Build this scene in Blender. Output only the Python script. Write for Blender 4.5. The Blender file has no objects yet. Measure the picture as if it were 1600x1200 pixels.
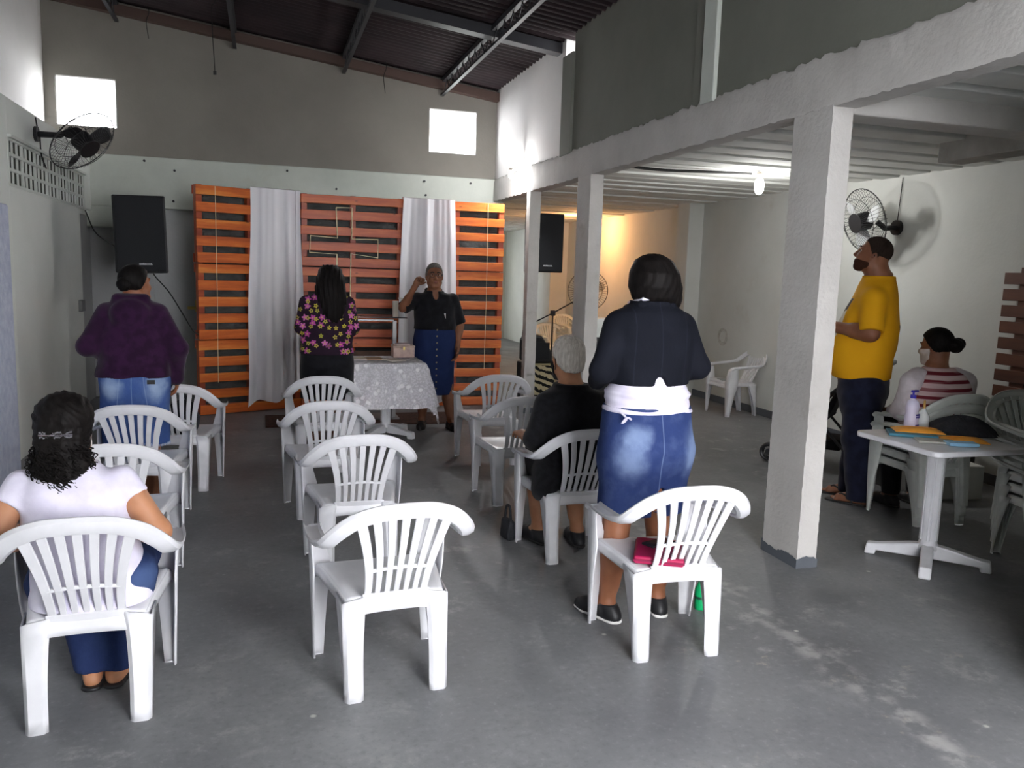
import bpy, bmesh, math, random
import numpy as np
from mathutils import Vector, Matrix
random.seed(7)
S = bpy.context.scene
COL = S.collection
R = math.radians
PI = math.pi

# ------------------------------------------------------------------ camera
FPX, YAW, PITCH, ROLL, CAMH = 1272.0, R(17.04), R(7.72), R(1.8), 1.6
def cam_axes():
    fw = Vector((math.sin(YAW), math.cos(YAW), 0)); rt = Vector((math.cos(YAW), -math.sin(YAW), 0)); up = Vector((0, 0, 1))
    f2 = fw*math.cos(PITCH) - up*math.sin(PITCH); u2 = up*math.cos(PITCH) + fw*math.sin(PITCH)
    return rt*math.cos(ROLL) + u2*math.sin(ROLL), u2*math.cos(ROLL) - rt*math.sin(ROLL), f2
_r, _u, _f = cam_axes()
cam = bpy.data.cameras.new('camera'); cam_o = bpy.data.objects.new('camera', cam); COL.objects.link(cam_o)
cam.sensor_width = 36.0; cam.lens = FPX/1600*36; cam.clip_start = 0.05
cam_o.matrix_world = Matrix(((_r.x, _u.x, -_f.x, 0), (_r.y, _u.y, -_f.y, 0), (_r.z, _u.z, -_f.z, CAMH), (0, 0, 0, 1)))
S.camera = cam_o

# ------------------------------------------------------------------ light and exposure
SKY = 7.5
W = bpy.data.worlds.new('sky'); S.world = W; W.use_nodes = True
W.node_tree.nodes['Background'].inputs[0].default_value = (0.96, 0.965, 1.0, 1)
W.node_tree.nodes['Background'].inputs[1].default_value = SKY
S.view_settings.view_transform = 'Standard'; S.view_settings.look = 'None'
S.view_settings.exposure = 1.6; S.view_settings.gamma = 1.0
try: S.view_settings.use_curve_mapping = False
except Exception: pass
try:
    S.cycles.max_bounces = 7; S.cycles.diffuse_bounces = 5; S.cycles.caustics_reflective = False; S.cycles.caustics_refractive = False
    S.cycles.use_denoising = True; S.cycles.sample_clamp_indirect = 6.0
except Exception: pass
def portal(loc, rot, sx, sy):
    l = bpy.data.lights.new('sky_portal', 'AREA'); l.shape = 'RECTANGLE'; l.size = sx; l.size_y = sy; l.energy = 1
    try: l.cycles.is_portal = True
    except Exception: pass
    o = bpy.data.objects.new('sky_portal', l); COL.objects.link(o); o.location = loc; o.rotation_euler = rot
DOOR_X0, DOOR_X1, DOOR_H, FRONT_Y = 0.6, 2.4, 2.5, -0.45
portal(((DOOR_X0+DOOR_X1)/2, FRONT_Y-0.05, DOOR_H/2), (R(90), 0, R(180)), DOOR_X1-DOOR_X0, DOOR_H)
FILL_WINS = [(0.6, 2.4)]; FILL_WZ = (3.0, 3.6)  # unseen opening above the doorway, added to light the left wall
for a, b in FILL_WINS:
    portal(((a+b)/2, FRONT_Y-0.05, sum(FILL_WZ)/2), (R(90), 0, R(180)), b-a, FILL_WZ[1]-FILL_WZ[0])
portal((3.55, 19.72, 1.55), (R(90), 0, 0), 0.9, 1.2)   # unseen daylight opening, added to brighten the far end of the aisle
WINS = [(-2.20, -1.58), (2.01, 2.63)]; WZ = (3.09, 3.63)
for a, b in WINS:
    portal(((a+b)/2, 10.62, sum(WZ)/2), (R(90), 0, 0), b-a, WZ[1]-WZ[0])

# ------------------------------------------------------------------ helpers: materials
def lin(c):
    return tuple((x/12.92 if x <= 0.04045 else ((x+0.055)/1.055)**2.4) for x in [v/255 for v in c])
MATS = {}
def mat(name, col, rough=0.6, col2=None, scale=8.0, bump=0.0, bscale=60.0, metal=0.0, spec=0.4, detail=5.0, lo=0.4, hi=0.6, emit=0.0, alpha=1.0, stretch=None, trans=0.0, sss=0.0, sheen=0.0):
    if name in MATS: return MATS[name]
    m = bpy.data.materials.new(name); m.use_nodes = True; MATS[name] = m
    nt = m.node_tree; b = nt.nodes['Principled BSDF']
    b.inputs['Base Color'].default_value = (*col, 1); b.inputs['Roughness'].default_value = rough
    b.inputs['Metallic'].default_value = metal; b.inputs['Specular IOR Level'].default_value = spec
    if sheen: b.inputs['Sheen Weight'].default_value = sheen
    if trans: b.inputs['Transmission Weight'].default_value = trans
    if sss:
        b.inputs['Subsurface Weight'].default_value = sss; b.inputs['Subsurface Radius'].default_value = (0.01, 0.004, 0.002); b.inputs['Subsurface Scale'].default_value = 0.5
    if alpha < 1: b.inputs['Alpha'].default_value = alpha
    if emit: b.inputs['Emission Color'].default_value = (*col, 1); b.inputs['Emission Strength'].default_value = emit
    vec = None
    if col2 is not None or bump:
        tc = nt.nodes.new('ShaderNodeTexCoord'); vec = tc.outputs['Object']
        if stretch:
            mp = nt.nodes.new('ShaderNodeMapping'); mp.inputs['Scale'].default_value = stretch
            nt.links.new(vec, mp.inputs[0]); vec = mp.outputs[0]
    if col2 is not None:
        n = nt.nodes.new('ShaderNodeTexNoise'); n.inputs['Scale'].default_value = scale; n.inputs['Detail'].default_value = detail
        r = nt.nodes.new('ShaderNodeValToRGB'); r.color_ramp.elements[0].position = lo; r.color_ramp.elements[1].position = hi
        r.color_ramp.elements[0].color = (*col, 1); r.color_ramp.elements[1].color = (*col2, 1)
        nt.links.new(vec, n.inputs['Vector']); nt.links.new(n.outputs['Fac'], r.inputs[0]); nt.links.new(r.outputs[0], b.inputs['Base Color'])
    if bump:
        n = nt.nodes.new('ShaderNodeTexNoise'); n.inputs['Scale'].default_value = bscale; n.inputs['Detail'].default_value = 4
        bp = nt.nodes.new('ShaderNodeBump'); bp.inputs['Strength'].default_value = bump; bp.inputs['Distance'].default_value = 0.02
        nt.links.new(vec, n.inputs['Vector']); nt.links.new(n.outputs['Fac'], bp.inputs['Height']); nt.links.new(bp.outputs[0], b.inputs['Normal'])
    return m
class NT:
    """tiny node builder"""
    def __init__(s, name, rough=0.6, spec=0.4):
        s.m = bpy.data.materials.new(name); s.m.use_nodes = True; MATS[name] = s.m
        s.nt = s.m.node_tree; s.b = s.nt.nodes['Principled BSDF']; s.b.inputs['Roughness'].default_value = rough; s.b.inputs['Specular IOR Level'].default_value = spec
        s.co = s.nt.nodes.new('ShaderNodeTexCoord').outputs['Object']
    def link(s, a, inp):
        if hasattr(a, 'node'): s.nt.links.new(a, inp)
        else: inp.default_value = a
    def noise(s, scale, vec=None, detail=4, rough=0.55, out='Fac'):
        n = s.nt.nodes.new('ShaderNodeTexNoise'); n.inputs['Scale'].default_value = scale; n.inputs['Detail'].default_value = detail; n.inputs['Roughness'].default_value = rough
        s.link(vec or s.co, n.inputs['Vector']); return n.outputs[out]
    def math(s, op, a, b=0.0, c=0.0):
        n = s.nt.nodes.new('ShaderNodeMath'); n.operation = op
        s.link(a, n.inputs[0]); s.link(b, n.inputs[1]); s.link(c, n.inputs[2]); return n.outputs[0]
    def vmath(s, op, a, b=(0, 0, 0), sc=None):
        n = s.nt.nodes.new('ShaderNodeVectorMath'); n.operation = op
        s.link(a, n.inputs[0]); s.link(b, n.inputs[1])
        if sc is not None: s.link(sc, n.inputs['Scale'])
        return n.outputs['Value'] if op in ('LENGTH', 'DISTANCE', 'DOT_PRODUCT') else n.outputs['Vector']
    def sep(s, v):
        n = s.nt.nodes.new('ShaderNodeSeparateXYZ'); s.link(v, n.inputs[0]); return n.outputs
    def comb(s, x, y, z):
        n = s.nt.nodes.new('ShaderNodeCombineXYZ'); s.link(x, n.inputs[0]); s.link(y, n.inputs[1]); s.link(z, n.inputs[2]); return n.outputs[0]
    def ramp(s, f, stops):
        n = s.nt.nodes.new('ShaderNodeValToRGB'); e = n.color_ramp.elements
        while len(e) < len(stops): e.new(0.5)
        for x, (p, c) in zip(e, stops):
            x.position = p; x.color = (*c, 1) if len(c) == 3 else c
        s.link(f, n.inputs[0]); return n.outputs[0]
    def step(s, f, lo, hi):
        n = s.nt.nodes.new('ShaderNodeMapRange'); n.interpolation_type = 'SMOOTHSTEP'
        s.link(f, n.inputs[0]); n.inputs[1].default_value = lo; n.inputs[2].default_value = hi; return n.outputs[0]
    def mix(s, f, a, b):
        n = s.nt.nodes.new('ShaderNodeMix'); n.data_type = 'RGBA'
        s.link(f, n.inputs[0]); s.link((*a, 1) if isinstance(a, tuple) else a, n.inputs[6]); s.link((*b, 1) if isinstance(b, tuple) else b, n.inputs[7]); return n.outputs[2]
    def color(s, c):
        s.link((*c, 1) if isinstance(c, tuple) else c, s.b.inputs['Base Color']); return s
    def bump(s, h, strength=0.3, dist=0.02):
        n = s.nt.nodes.new('ShaderNodeBump'); n.inputs['Strength'].default_value = strength; n.inputs['Distance'].default_value = dist
        s.link(h, n.inputs['Height']); s.link(n.outputs[0], s.b.inputs['Normal']); return s
    def vor(s, scale, vec=None, feature='F1', rnd=1.0):
        n = s.nt.nodes.new('ShaderNodeTexVoronoi'); n.feature = feature; n.inputs['Scale'].default_value = scale; n.inputs['Randomness'].default_value = rnd
        s.link(vec or s.co, n.inputs['Vector']); return n

# ------------------------------------------------------------------ helpers: meshes
class MB:
    def __init__(s): s.v = []; s.f = []
    def add(s, vs, fs, M=None):
        o = len(s.v)
        s.v += [tuple(M @ Vector(p)) if M is not None else tuple(p) for p in vs]; s.f += [tuple(i+o for i in f) for f in fs]; return s
    def box(s, c, d, M=None):
        x, y, z = [k/2 for k in d]
        vs = [(c[0]+a*x, c[1]+b*y, c[2]+e*z) for a in (-1, 1) for b in (-1, 1) for e in (-1, 1)]
        return s.add(vs, [(0, 1, 3, 2), (4, 6, 7, 5), (0, 4, 5, 1), (2, 3, 7, 6), (0, 2, 6, 4), (1, 5, 7, 3)], M)
    def span(s, a, b, M=None):
        return s.box([(p+q)/2 for p, q in zip(a, b)], [abs(q-p) for p, q in zip(a, b)], M)
    def tube(s, path, r, n=8, caps=True, M=None, flat=1.0):
        P = [Vector(p) for p in path]; N = len(P)
        rr = r if hasattr(r, '__len__') else [r]*N
        T = [(P[min(i+1, N-1)]-P[max(i-1, 0)]).normalized() for i in range(N)]
        a = Vector((0, 0, 1)) if abs(T[0].z) < 0.9 else Vector((1, 0, 0))
        u = T[0].cross(a).normalized(); vs = []
        for i in range(N):
            u = (u - T[i]*u.dot(T[i])).normalized(); w = T[i].cross(u)
            for k in range(n):
                t = 2*PI*k/n; vs.append(P[i] + (u*math.cos(t) + w*math.sin(t)*flat)*rr[i])
        fs = [(i*n+k, i*n+(k+1) % n, (i+1)*n+(k+1) % n, (i+1)*n+k) for i in range(N-1) for k in range(n)]
        if caps: fs += [tuple(reversed(range(n))), tuple(range((N-1)*n, N*n))]
        return s.add(vs, fs, M)
    def cyl(s, a, b, r0, r1=None, n=20, M=None): return s.tube([a, b], [r0, r0 if r1 is None else r1], n, True, M)
    def ring(s, c, nrm, rad, r, n=40, m=6, M=None, a0=0, a1=2*PI):
        nrm = Vector(nrm).normalized(); a = Vector((0, 0, 1)) if abs(nrm.z) < 0.9 else Vector((1, 0, 0))
        u = nrm.cross(a).normalized(); w = nrm.cross(u); c = Vector(c)
        return s.tube([c+(u*math.cos(a0+(a1-a0)*i/n)+w*math.sin(a0+(a1-a0)*i/n))*rad for i in range(n+1)], r, m, True, M)
    def lathe(s, prof, n=24, c=(0, 0, 0), M=None):
        vs = [(c[0]+r*math.cos(2*PI*k/n), c[1]+r*math.sin(2*PI*k/n), c[2]+z) for r, z in prof for k in range(n)]
        L = len(prof)
        fs = [(i*n+k, i*n+(k+1) % n, (i+1)*n+(k+1) % n, (i+1)*n+k) for i in range(L-1) for k in range(n)]
        fs += [tuple(reversed(range(n))), tuple(range((L-1)*n, L*n))]
        return s.add(vs, fs, M)
    def prism(s, poly, lo, hi, axis=2, M=None):
        def p3(p, h):
            return (h, p[0], p[1]) if axis == 0 else (p[0], h, p[1]) if axis == 1 else (p[0], p[1], h)
        n = len(poly); vs = [p3(p, lo) for p in poly]+[p3(p, hi) for p in poly]
        return s.add(vs, [tuple(reversed(range(n))), tuple(range(n, 2*n))]+[(i, (i+1) % n, n+(i+1) % n, n+i) for i in range(n)], M)
    def sweep(s, path, Wd, wid, th, M=None, prof=None):
        """flat band swept along path; Wd = width direction per point"""
        P = [Vector(p) for p in path]; N = len(P); vs = []
        if prof is None: prof = [(-.5, -.5), (.5, -.5), (.5, .5), (-.5, .5)]
        n = len(prof)
        ww = wid if hasattr(wid, '__len__') else [wid]*N
        for i in range(N):
            T = (P[min(i+1, N-1)]-P[max(i-1, 0)]).normalized(); w = Vector(Wd[i]); w = (w-T*w.dot(T)).normalized(); nn = T.cross(w)
            for a, b in prof: vs.append(P[i]+w*a*ww[i]+nn*b*th)
        fs = [(i*n+k, i*n+(k+1) % n, (i+1)*n+(k+1) % n, (i+1)*n+k) for i in range(N-1) for k in range(n)]
        fs += [tuple(reversed(range(n))), tuple(range((N-1)*n, N*n))]
        return s.add(vs, fs, M)
    def grid(s, fn, nu, nv, M=None):
        vs = [fn(i/nu, j/nv) for i in range(nu+1) for j in range(nv+1)]
        return s.add(vs, [(i*(nv+1)+j, (i+1)*(nv+1)+j, (i+1)*(nv+1)+j+1, i*(nv+1)+j+1) for i in range(nu) for j in range(nv)], M)
    def obj(s, name, m, parent=None, smooth=False, bevel=0.0, seg=2, solid=0.0, sub=0, fix=True):
        me = bpy.data.meshes.new(name); me.from_pydata(s.v, [], s.f); me.update()
        if fix:
            b = bmesh.new(); b.from_mesh(me); bmesh.ops.recalc_face_normals(b, faces=b.faces); b.to_mesh(me); b.free()
        for k in (m if isinstance(m, (list, tuple)) else [m]): me.materials.append(k)
        o = bpy.data.objects.new(name, me); COL.objects.link(o)
        if parent is not None: o.parent = parent
        if smooth:
            for p in me.polygons: p.use_smooth = True
            if smooth == 'auto':
                try: me.set_sharp_from_angle(angle=R(40))
                except Exception: pass
        if solid: md = o.modifiers.new('solid', 'SOLIDIFY'); md.thickness = solid; md.offset = 0
        if bevel: md = o.modifiers.new('bevel', 'BEVEL'); md.width = bevel; md.segments = seg; md.limit_method = 'ANGLE'; md.angle_limit = R(35)
        if sub: md = o.modifiers.new('sub', 'SUBSURF'); md.levels = sub; md.render_levels = sub
        return o
def cr(pts, n=8):
    """Catmull-Rom through points (tuples of any length)"""
    A = np.array(pts, float); P = np.vstack([2*A[0]-A[1], A, 2*A[-1]-A[-2]]); out = []
    for i in range(1, len(P)-2):
        for k in range(n):
            t = k/n; out.append(0.5*((2*P[i])+(-P[i-1]+P[i+1])*t+(2*P[i-1]-5*P[i]+4*P[i+1]-P[i+2])*t*t+(-P[i-1]+3*P[i]-3*P[i+1]+P[i+2])*t**3))
    out.append(A[-1]); return [tuple(x) for x in out]
def tag(o, label, cat, group=None):
    o['label'] = label; o['category'] = cat
    if group: o['group'] = group
    return o
def thing(name, label, cat, loc=(0, 0, 0), rz=0.0, group=None):
    o = bpy.data.objects.new(name, None); COL.objects.link(o); o.empty_display_size = 0.1
    o.location = loc; o.rotation_euler = (0, 0, rz); return tag(o, label, cat, group)
def struct(o): o['kind'] = 'structure'; return o
def plabel(o, l): o['label'] = l; return o
def dup(root, loc, rz, label, group=None):
    kids = [c for c in COL.objects if c.parent == root]
    r = root.copy(); COL.objects.link(r); r.location = loc; r.rotation_euler = (0, 0, rz); r['label'] = label
    if group: r['group'] = group
    for ch in kids:
        c = ch.copy(); COL.objects.link(c); c.parent = r
        for g in [k for k in COL.objects if k.parent == ch]:
            d = g.copy(); COL.objects.link(d); d.parent = c
    return r
# ------------------------------------------------------------------ materials of the room
def plaster(name, c1, c2, c3=None, scale=0.9, bump=0.12, rough=0.85):
    n = NT(name, rough, 0.2)
    base = n.ramp(n.noise(scale, detail=7, rough=0.62), [(0.32, c1), (0.68, c2)])
    if c3:
        st = n.step(n.noise(scale*0.55, n.vmath('ADD', n.co, (7.3, 2.1, 5.5)), 8, 0.7), 0.60, 0.74); base = n.mix(st, base, c3)
    n.color(base).bump(n.noise(38, detail=6), bump, 0.015); return n.m
M_up = plaster('render_grey', lin((128, 124, 117)), lin((140, 136, 129)))
M_upr = plaster('render_grey_right', lin((112, 114, 105)), lin((126, 127, 118)))
M_upw = plaster('paint_pale_glow', lin((224, 222, 220)), lin((234, 232, 230)))  # pale paint, raised further to carry the glow beside the windows
M_low = plaster('paint_white_lower', lin((184, 190, 182)), lin((206, 210, 202)), lin((188, 186, 170)))
M_right = plaster('paint_white_right', lin((204, 206, 201)), lin((219, 220, 216)), lin((198, 196, 189)))
M_pil = plaster('paint_white_pillar', lin((182, 179, 175)), lin((200, 197, 193)), lin((168, 164, 157)), 2.2, 0.25)
M_blue = plaster('rough_blue_plaster', lin((186, 194, 218)), lin((214, 220, 236)), lin((226, 230, 240)), 14, 0.5)
M_grey = plaster('grey_wall', lin((168, 170, 170)), lin((184, 185, 185)))
M_base = plaster('grey_base_paint', lin((86, 90, 96)), lin((104, 108, 114)))
M_joist = plaster('joist_grey', lin((118, 118, 116)), lin((140, 140, 137)))
M_plank = plaster('plank_white', lin((205, 206, 202)), lin((222, 223, 219)), None, 3)
M_black = mat('black_plastic', (0.012, 0.012, 0.014), 0.45)
M_dark = mat('dark_void', (0.02, 0.02, 0.021), 0.9)
M_wire = mat('black_wire', (0.01, 0.01, 0.01), 0.6)
def floor_mat():
    n = NT('polished_cement', 0.5, 0.35)
    big = n.noise(0.55, detail=8, rough=0.62); mid = n.noise(2.3, n.vmath('ADD', n.co, (3, 9, 0)), 8, 0.66); fine = n.noise(34, detail=6, rough=0.65)
    base = n.ramp(n.math('ADD', n.math('MULTIPLY', big, 0.62), n.math('MULTIPLY', mid, 0.38)), [(0.33, lin((88, 89, 92))), (0.5, lin((114, 115, 117))), (0.67, lin((140, 140, 142)))])
    base = n.mix(n.math('MULTIPLY', n.step(fine, 0.54, 0.72), 0.16), base, lin((178, 177, 178)))
    base = n.mix(n.math('MULTIPLY', n.step(fine, 0.50, 0.30), 0.25), base, lin((72, 73, 77)))
    xy = n.sep(n.co)
    pt = n.math('MULTIPLY', n.step(n.noise(4.6, n.vmath('ADD', n.co, (21, 3, 0)), 9, 0.74), 0.52, 0.72), n.step(n.noise(0.8, n.vmath('ADD', n.co, (5, 14, 0)), 3), 0.38, 0.58))
    base = n.mix(n.math('MULTIPLY', pt, 0.7), base, lin((164, 163, 161)))
    dk = n.step(n.noise(3.1, n.vmath('ADD', n.co, (31, 8, 0)), 8, 0.7), 0.56, 0.74); base = n.mix(n.math('MULTIPLY', dk, 0.35), base, lin((70, 71, 74)))
    # warm worn patches in the walkway on the right side of the hall
    d = n.vmath('LENGTH', n.vmath('MULTIPLY', n.vmath('SUBTRACT', n.co, (2.35, 2.9, 0)), (1.2, 0.55, 0)))
    zone = n.step(d, 1.5, 0.35)
    tan = n.math('MULTIPLY', zone, n.step(n.noise(5.2, n.vmath('ADD', n.co, (11, 4, 0)), 8, 0.7), 0.60, 0.72)); base = n.mix(n.math('MULTIPLY', tan, 0.7), base, lin((168, 160, 146)))
    # chair shadows painted onto the floor as dark noise patches
    chair_shade = n.math('MULTIPLY', n.step(n.noise(1.15, n.vmath('ADD', n.co, (1.7, 5.1, 0)), 3, 0.5), 0.56, 0.66), n.step(xy[1], 2.5, 3.5)); base = n.mix(n.math('MULTIPLY', chair_shade, 0.35), base, lin((76, 78, 82)))
    # pale scuff line running out from the pillar
    ln = n.math('ABSOLUTE', n.math('ADD', n.math('SUBTRACT', xy[0], n.math('MULTIPLY', xy[1], -0.0)), n.math('ADD', -2.42, n.math('MULTIPLY', n.noise(1.6, detail=5), 0.24))))
    scuff = n.math('MULTIPLY', n.step(ln, 0.10, 0.01), n.step(n.noise(9, detail=7), 0.42, 0.62)); base = n.mix(n.math('MULTIPLY', scuff, 0.55), base, lin((176, 174, 172)))
    # speckles of spilled paint
    vo = n.vor(5.5, n.vmath('MULTIPLY', n.co, (1, 1, 0))); sp = n.step(vo.outputs['Distance'], 0.085, 0.03)
    sel = n.step(n.sep(vo.outputs['Color'])[0], 0.80, 0.84); base = n.mix(n.math('MULTIPLY', n.math('MULTIPLY', sp, sel), 0.8), base, lin((190, 189, 182)))
    n.color(base); n.link(n.ramp(mid, [(0.3, (0.36,)*3), (0.7, (0.6,)*3)]), n.b.inputs['Roughness'])
    n.bump(n.noise(14, detail=8, rough=0.7), 0.10, 0.01); return n.m
M_floor = floor_mat()
def roof_mat():
    n = NT('rusty_metal_roof', 0.7, 0.3)
    n.color(n.ramp(n.noise(2.0, detail=6), [(0.3, (0.020, 0.015, 0.017)), (0.7, (0.042, 0.027, 0.030))])); return n.m
M_roof = roof_mat()
M_steel = mat('grey_steel', (0.035, 0.035, 0.04), 0.5, metal=0.3)

# ------------------------------------------------------------------ the room
XL, XLU, XB, XA, YB = -1.87, -2.31, 2.86, 5.72, 10.45
FL = MB().add([(-9, -9, 0), (12, -9, 0), (12, 21, 0), (-9, 21, 0)], [(0, 1, 2, 3)]).obj('floor', M_floor, fix=False); struct(FL)
def roof_z(x): return 3.87-0.125*(x-2.86)
ZT = 2.80
# back wall: band beam, lower wall, upper wall with two holes
b = MB()
xs = [XLU-0.2, WINS[0][0], WINS[0][1], WINS[1][0], WINS[1][1], 3.0]
def slab(b, x0, x1, z0, z1a, z1b, y0, y1):
    b.add([(x0, y0, z0), (x1, y0, z0), (x1, y0, z1b), (x0, y0, z1a), (x0, y1, z0), (x1, y1, z0), (x1, y1, z1b), (x0, y1, z1a)],
          [(0, 1, 2, 3), (7, 6, 5, 4), (0, 4, 5, 1), (1, 5, 6, 2), (2, 6, 7, 3), (3, 7, 4, 0)])
for i in range(5):
    x0, x1 = xs[i], xs[i+1]
    if i in (1, 3):
        slab(b, x0, x1, ZT-.05, WZ[0], WZ[0], 10.47, 10.60); slab(b, x0, x1, WZ[1], roof_z(x0)+.1, roof_z(x1)+.1, 10.47, 10.60)
    else: slab(b, x0, x1, ZT-.05, roof_z(x0)+.1, roof_z(x1)+.1, 10.47, 10.60)
struct(b.obj('wall_back_upper', M_up))
b = MB(); b.span((XLU, 10.42, 2.22), (3.0, 10.62, ZT)); b.span((XLU, 10.425, 1.98), (-1.52, 10.62, 2.22))
struct(b.obj('wall_back_beam', M_low, bevel=0.012))
b = MB(); b.span((XLU, 10.58, 0), (-1.25, 10.7, 2.3)); b.span((-0.32, 10.58, 0), (3.0, 10.7, 2.3)); b.span((-1.25, 10.58, 2.05), (-0.32, 10.7, 2.3)); struct(b.obj('wall_back', M_grey))
b = MB(); b.span((-1.25, 10.6, 0), (-0.32, 10.64, 2.05)); d1 = struct(b.obj('door_1', M_grey, bevel=0.004))
M_brass = mat('brass', (0.62, 0.48, 0.16), 0.3, metal=0.8)
b = MB(); b.span((-0.80, 10.585, 1.02), (-0.72, 10.6, 1.16)); b.tube([(-0.76, 10.57, 1.07), (-0.76, 10.53, 1.07), (-0.88, 10.53, 1.07)], 0.018); b.obj('door_handle', M_brass, d1, smooth='auto')
for k, (a, c) in enumerate(WINS):
    f = MB(); t = 0.012
    for x in (a, c): f.span((x-t, 10.48, WZ[0]-t), (x+t, 10.6, WZ[1]+t))
    for z in WZ: f.span((a, 10.48, z-t), (c, 10.6, z+t))
    struct(f.obj('window_%d' % (k+1), M_upw))
# left side
struct(MB().span((XLU-.15, FRONT_Y, ZT-.1), (XLU, 10.47, 4.7)).obj('wall_left_upper', M_upw))
LY0, LY1, LZ0, LZ1 = 7.27, 10.02, 2.16, 2.51
b = MB(); Yend = 9.80
b.span((XLU, FRONT_Y, 0), (XL, LY0, 2.82)); b.span((XLU, LY0, 0), (XL, Yend, LZ0)); b.span((XLU, LY0, LZ1), (XL, 10.43, 2.82)); b.span((XLU, Yend, LZ0-.06), (XL-.03, 10.43, LZ0))
b.span((XLU, LY1, LZ0), (XL, 10.43, LZ1))
M_left = plaster('paint_white_left', lin((226, 231, 226)), lin((238, 241, 237)), lin((228, 229, 218)))
struct(b.obj('wall_left', M_left, bevel=0.006))
struct(MB().span((XLU, Yend, 0), (XL-0.05, 10.58, LZ0-.05)).obj('wall_left_recess', M_grey))
b = MB()
ncol, nrow = 7, 3
cw = (LY1-LY0)/ncol; rh = (LZ1-LZ0)/nrow
for i in range(ncol+1): b.span((XL-.012, LY0+i*cw-.016, LZ0), (XL+.008, LY0+i*cw+.016, LZ1))
for i in range(ncol):
    for k in (1, 2): b.span((XL-.012, LY0+i*cw+cw*k/3-.012, LZ0), (XL+.002, LY0+i*cw+cw*k/3+.009, LZ1))
for j in range(nrow+1): b.span((XL-.012, LY0, LZ0+j*rh-.012), (XL+.006, LY1, LZ0+j*rh+.014))
b.span((XL-.05, LY0, LZ1+.005), (XL+.03, LY1+.04, LZ1+.03))
w3 = struct(b.obj('window_3', plaster('vent_block_paint', lin((206, 210, 204)), lin((222, 226, 220))), bevel=0.002, seg=1))
MB().span((XL-.04, LY0, LZ0), (XL-.014, LY1, LZ1)).obj('shade_backing', mat('vent_shade', lin((62, 66, 56)), 0.9), w3)  # dark panel stands in for the shade inside the vent holes
b = MB(); b.span((XL-.02, 3.2, 0), (-1.70, 6.57, 1.97)); b.span((XL-.02, 3.2, 1.97), (-1.765, 6.53, 2.26)); struct(b.obj('wall_left_buttress', M_blue, bevel=0.02, seg=3))
sw = tag(MB().span((XL-.012, 9.55, 1.06), (XL+.035, 9.72, 1.18)).obj('switch_box', mat('box_grey', lin((120, 122, 124)), 0.6), bevel=0.006), 'small grey electrical box at the end of the left wall', 'switch')
# right upper wall, beam and pillars
b = MB(); slab(b, XB+0.03, XB+.14, ZT-.02, roof_z(XB)+.15, roof_z(3.0)+.15, 7.95, 10.5); struct(b.obj('wall_right_upper', M_upw))  # window glow put into the paler colour of this stretch
b = MB(); slab(b, XB+0.03, XB+.14, ZT-.02, roof_z(XB)+.15, roof_z(3.0)+.15, FRONT_Y, 7.7); struct(b.obj('wall_right_upper_front', M_upr))
b = MB(); b.span((XB, 7.68, ZT-.02), (XB+.15, 7.96, 3.74)); struct(b.obj('pilaster', M_upr, bevel=0.008))
b = MB(); b.span((XB+.0, 5.0, ZT-.02), (XB+.15, 5.17, 4.0)); struct(b.obj('pilaster', M_low, bevel=0.008))
b = MB(); b.span((XB+.015, 5.17, ZT-.02), (XB+.15, 5.30, 4.0)); struct(b.obj('pilaster', M_upr, bevel=0.008))
def rough_beam(name, x0, x1, y0, y1, z0, z1, m):
    n = int((y1-y0)/0.04); rnd = random.Random(3); vs = []; prof = [(x0, z0), (x0-.004, z0+.02), (x0, (z0+z1)/2), (x0+.004, z1-.03), (x0+.02, z1), (x1, z1), (x1, z0)]
    for i in range(n+1):
        y = y0+(y1-y0)*i/n
        for k, (x, z) in enumerate(prof):
            j = 0.012 if k in (4,) else 0.006 if k in (0, 1, 3) else 0.002
            vs.append((x+rnd.uniform(-j, j)*.5, y, z+rnd.uniform(-j, j)))
    m_ = len(prof); fs = [(i*m_+k, i*m_+(k+1) % m_, (i+1)*m_+(k+1) % m_, (i+1)*m_+k) for i in range(n) for k in range(m_)]+[tuple(range(m_)), tuple(range(n*m_, (n+1)*m_))]
    return struct(MB().add(vs, fs).obj(name, m, smooth='auto'))
rough_beam('beam', XB, XB+.14, FRONT_Y, 10.44, 2.52, ZT, M_pil)
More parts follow.
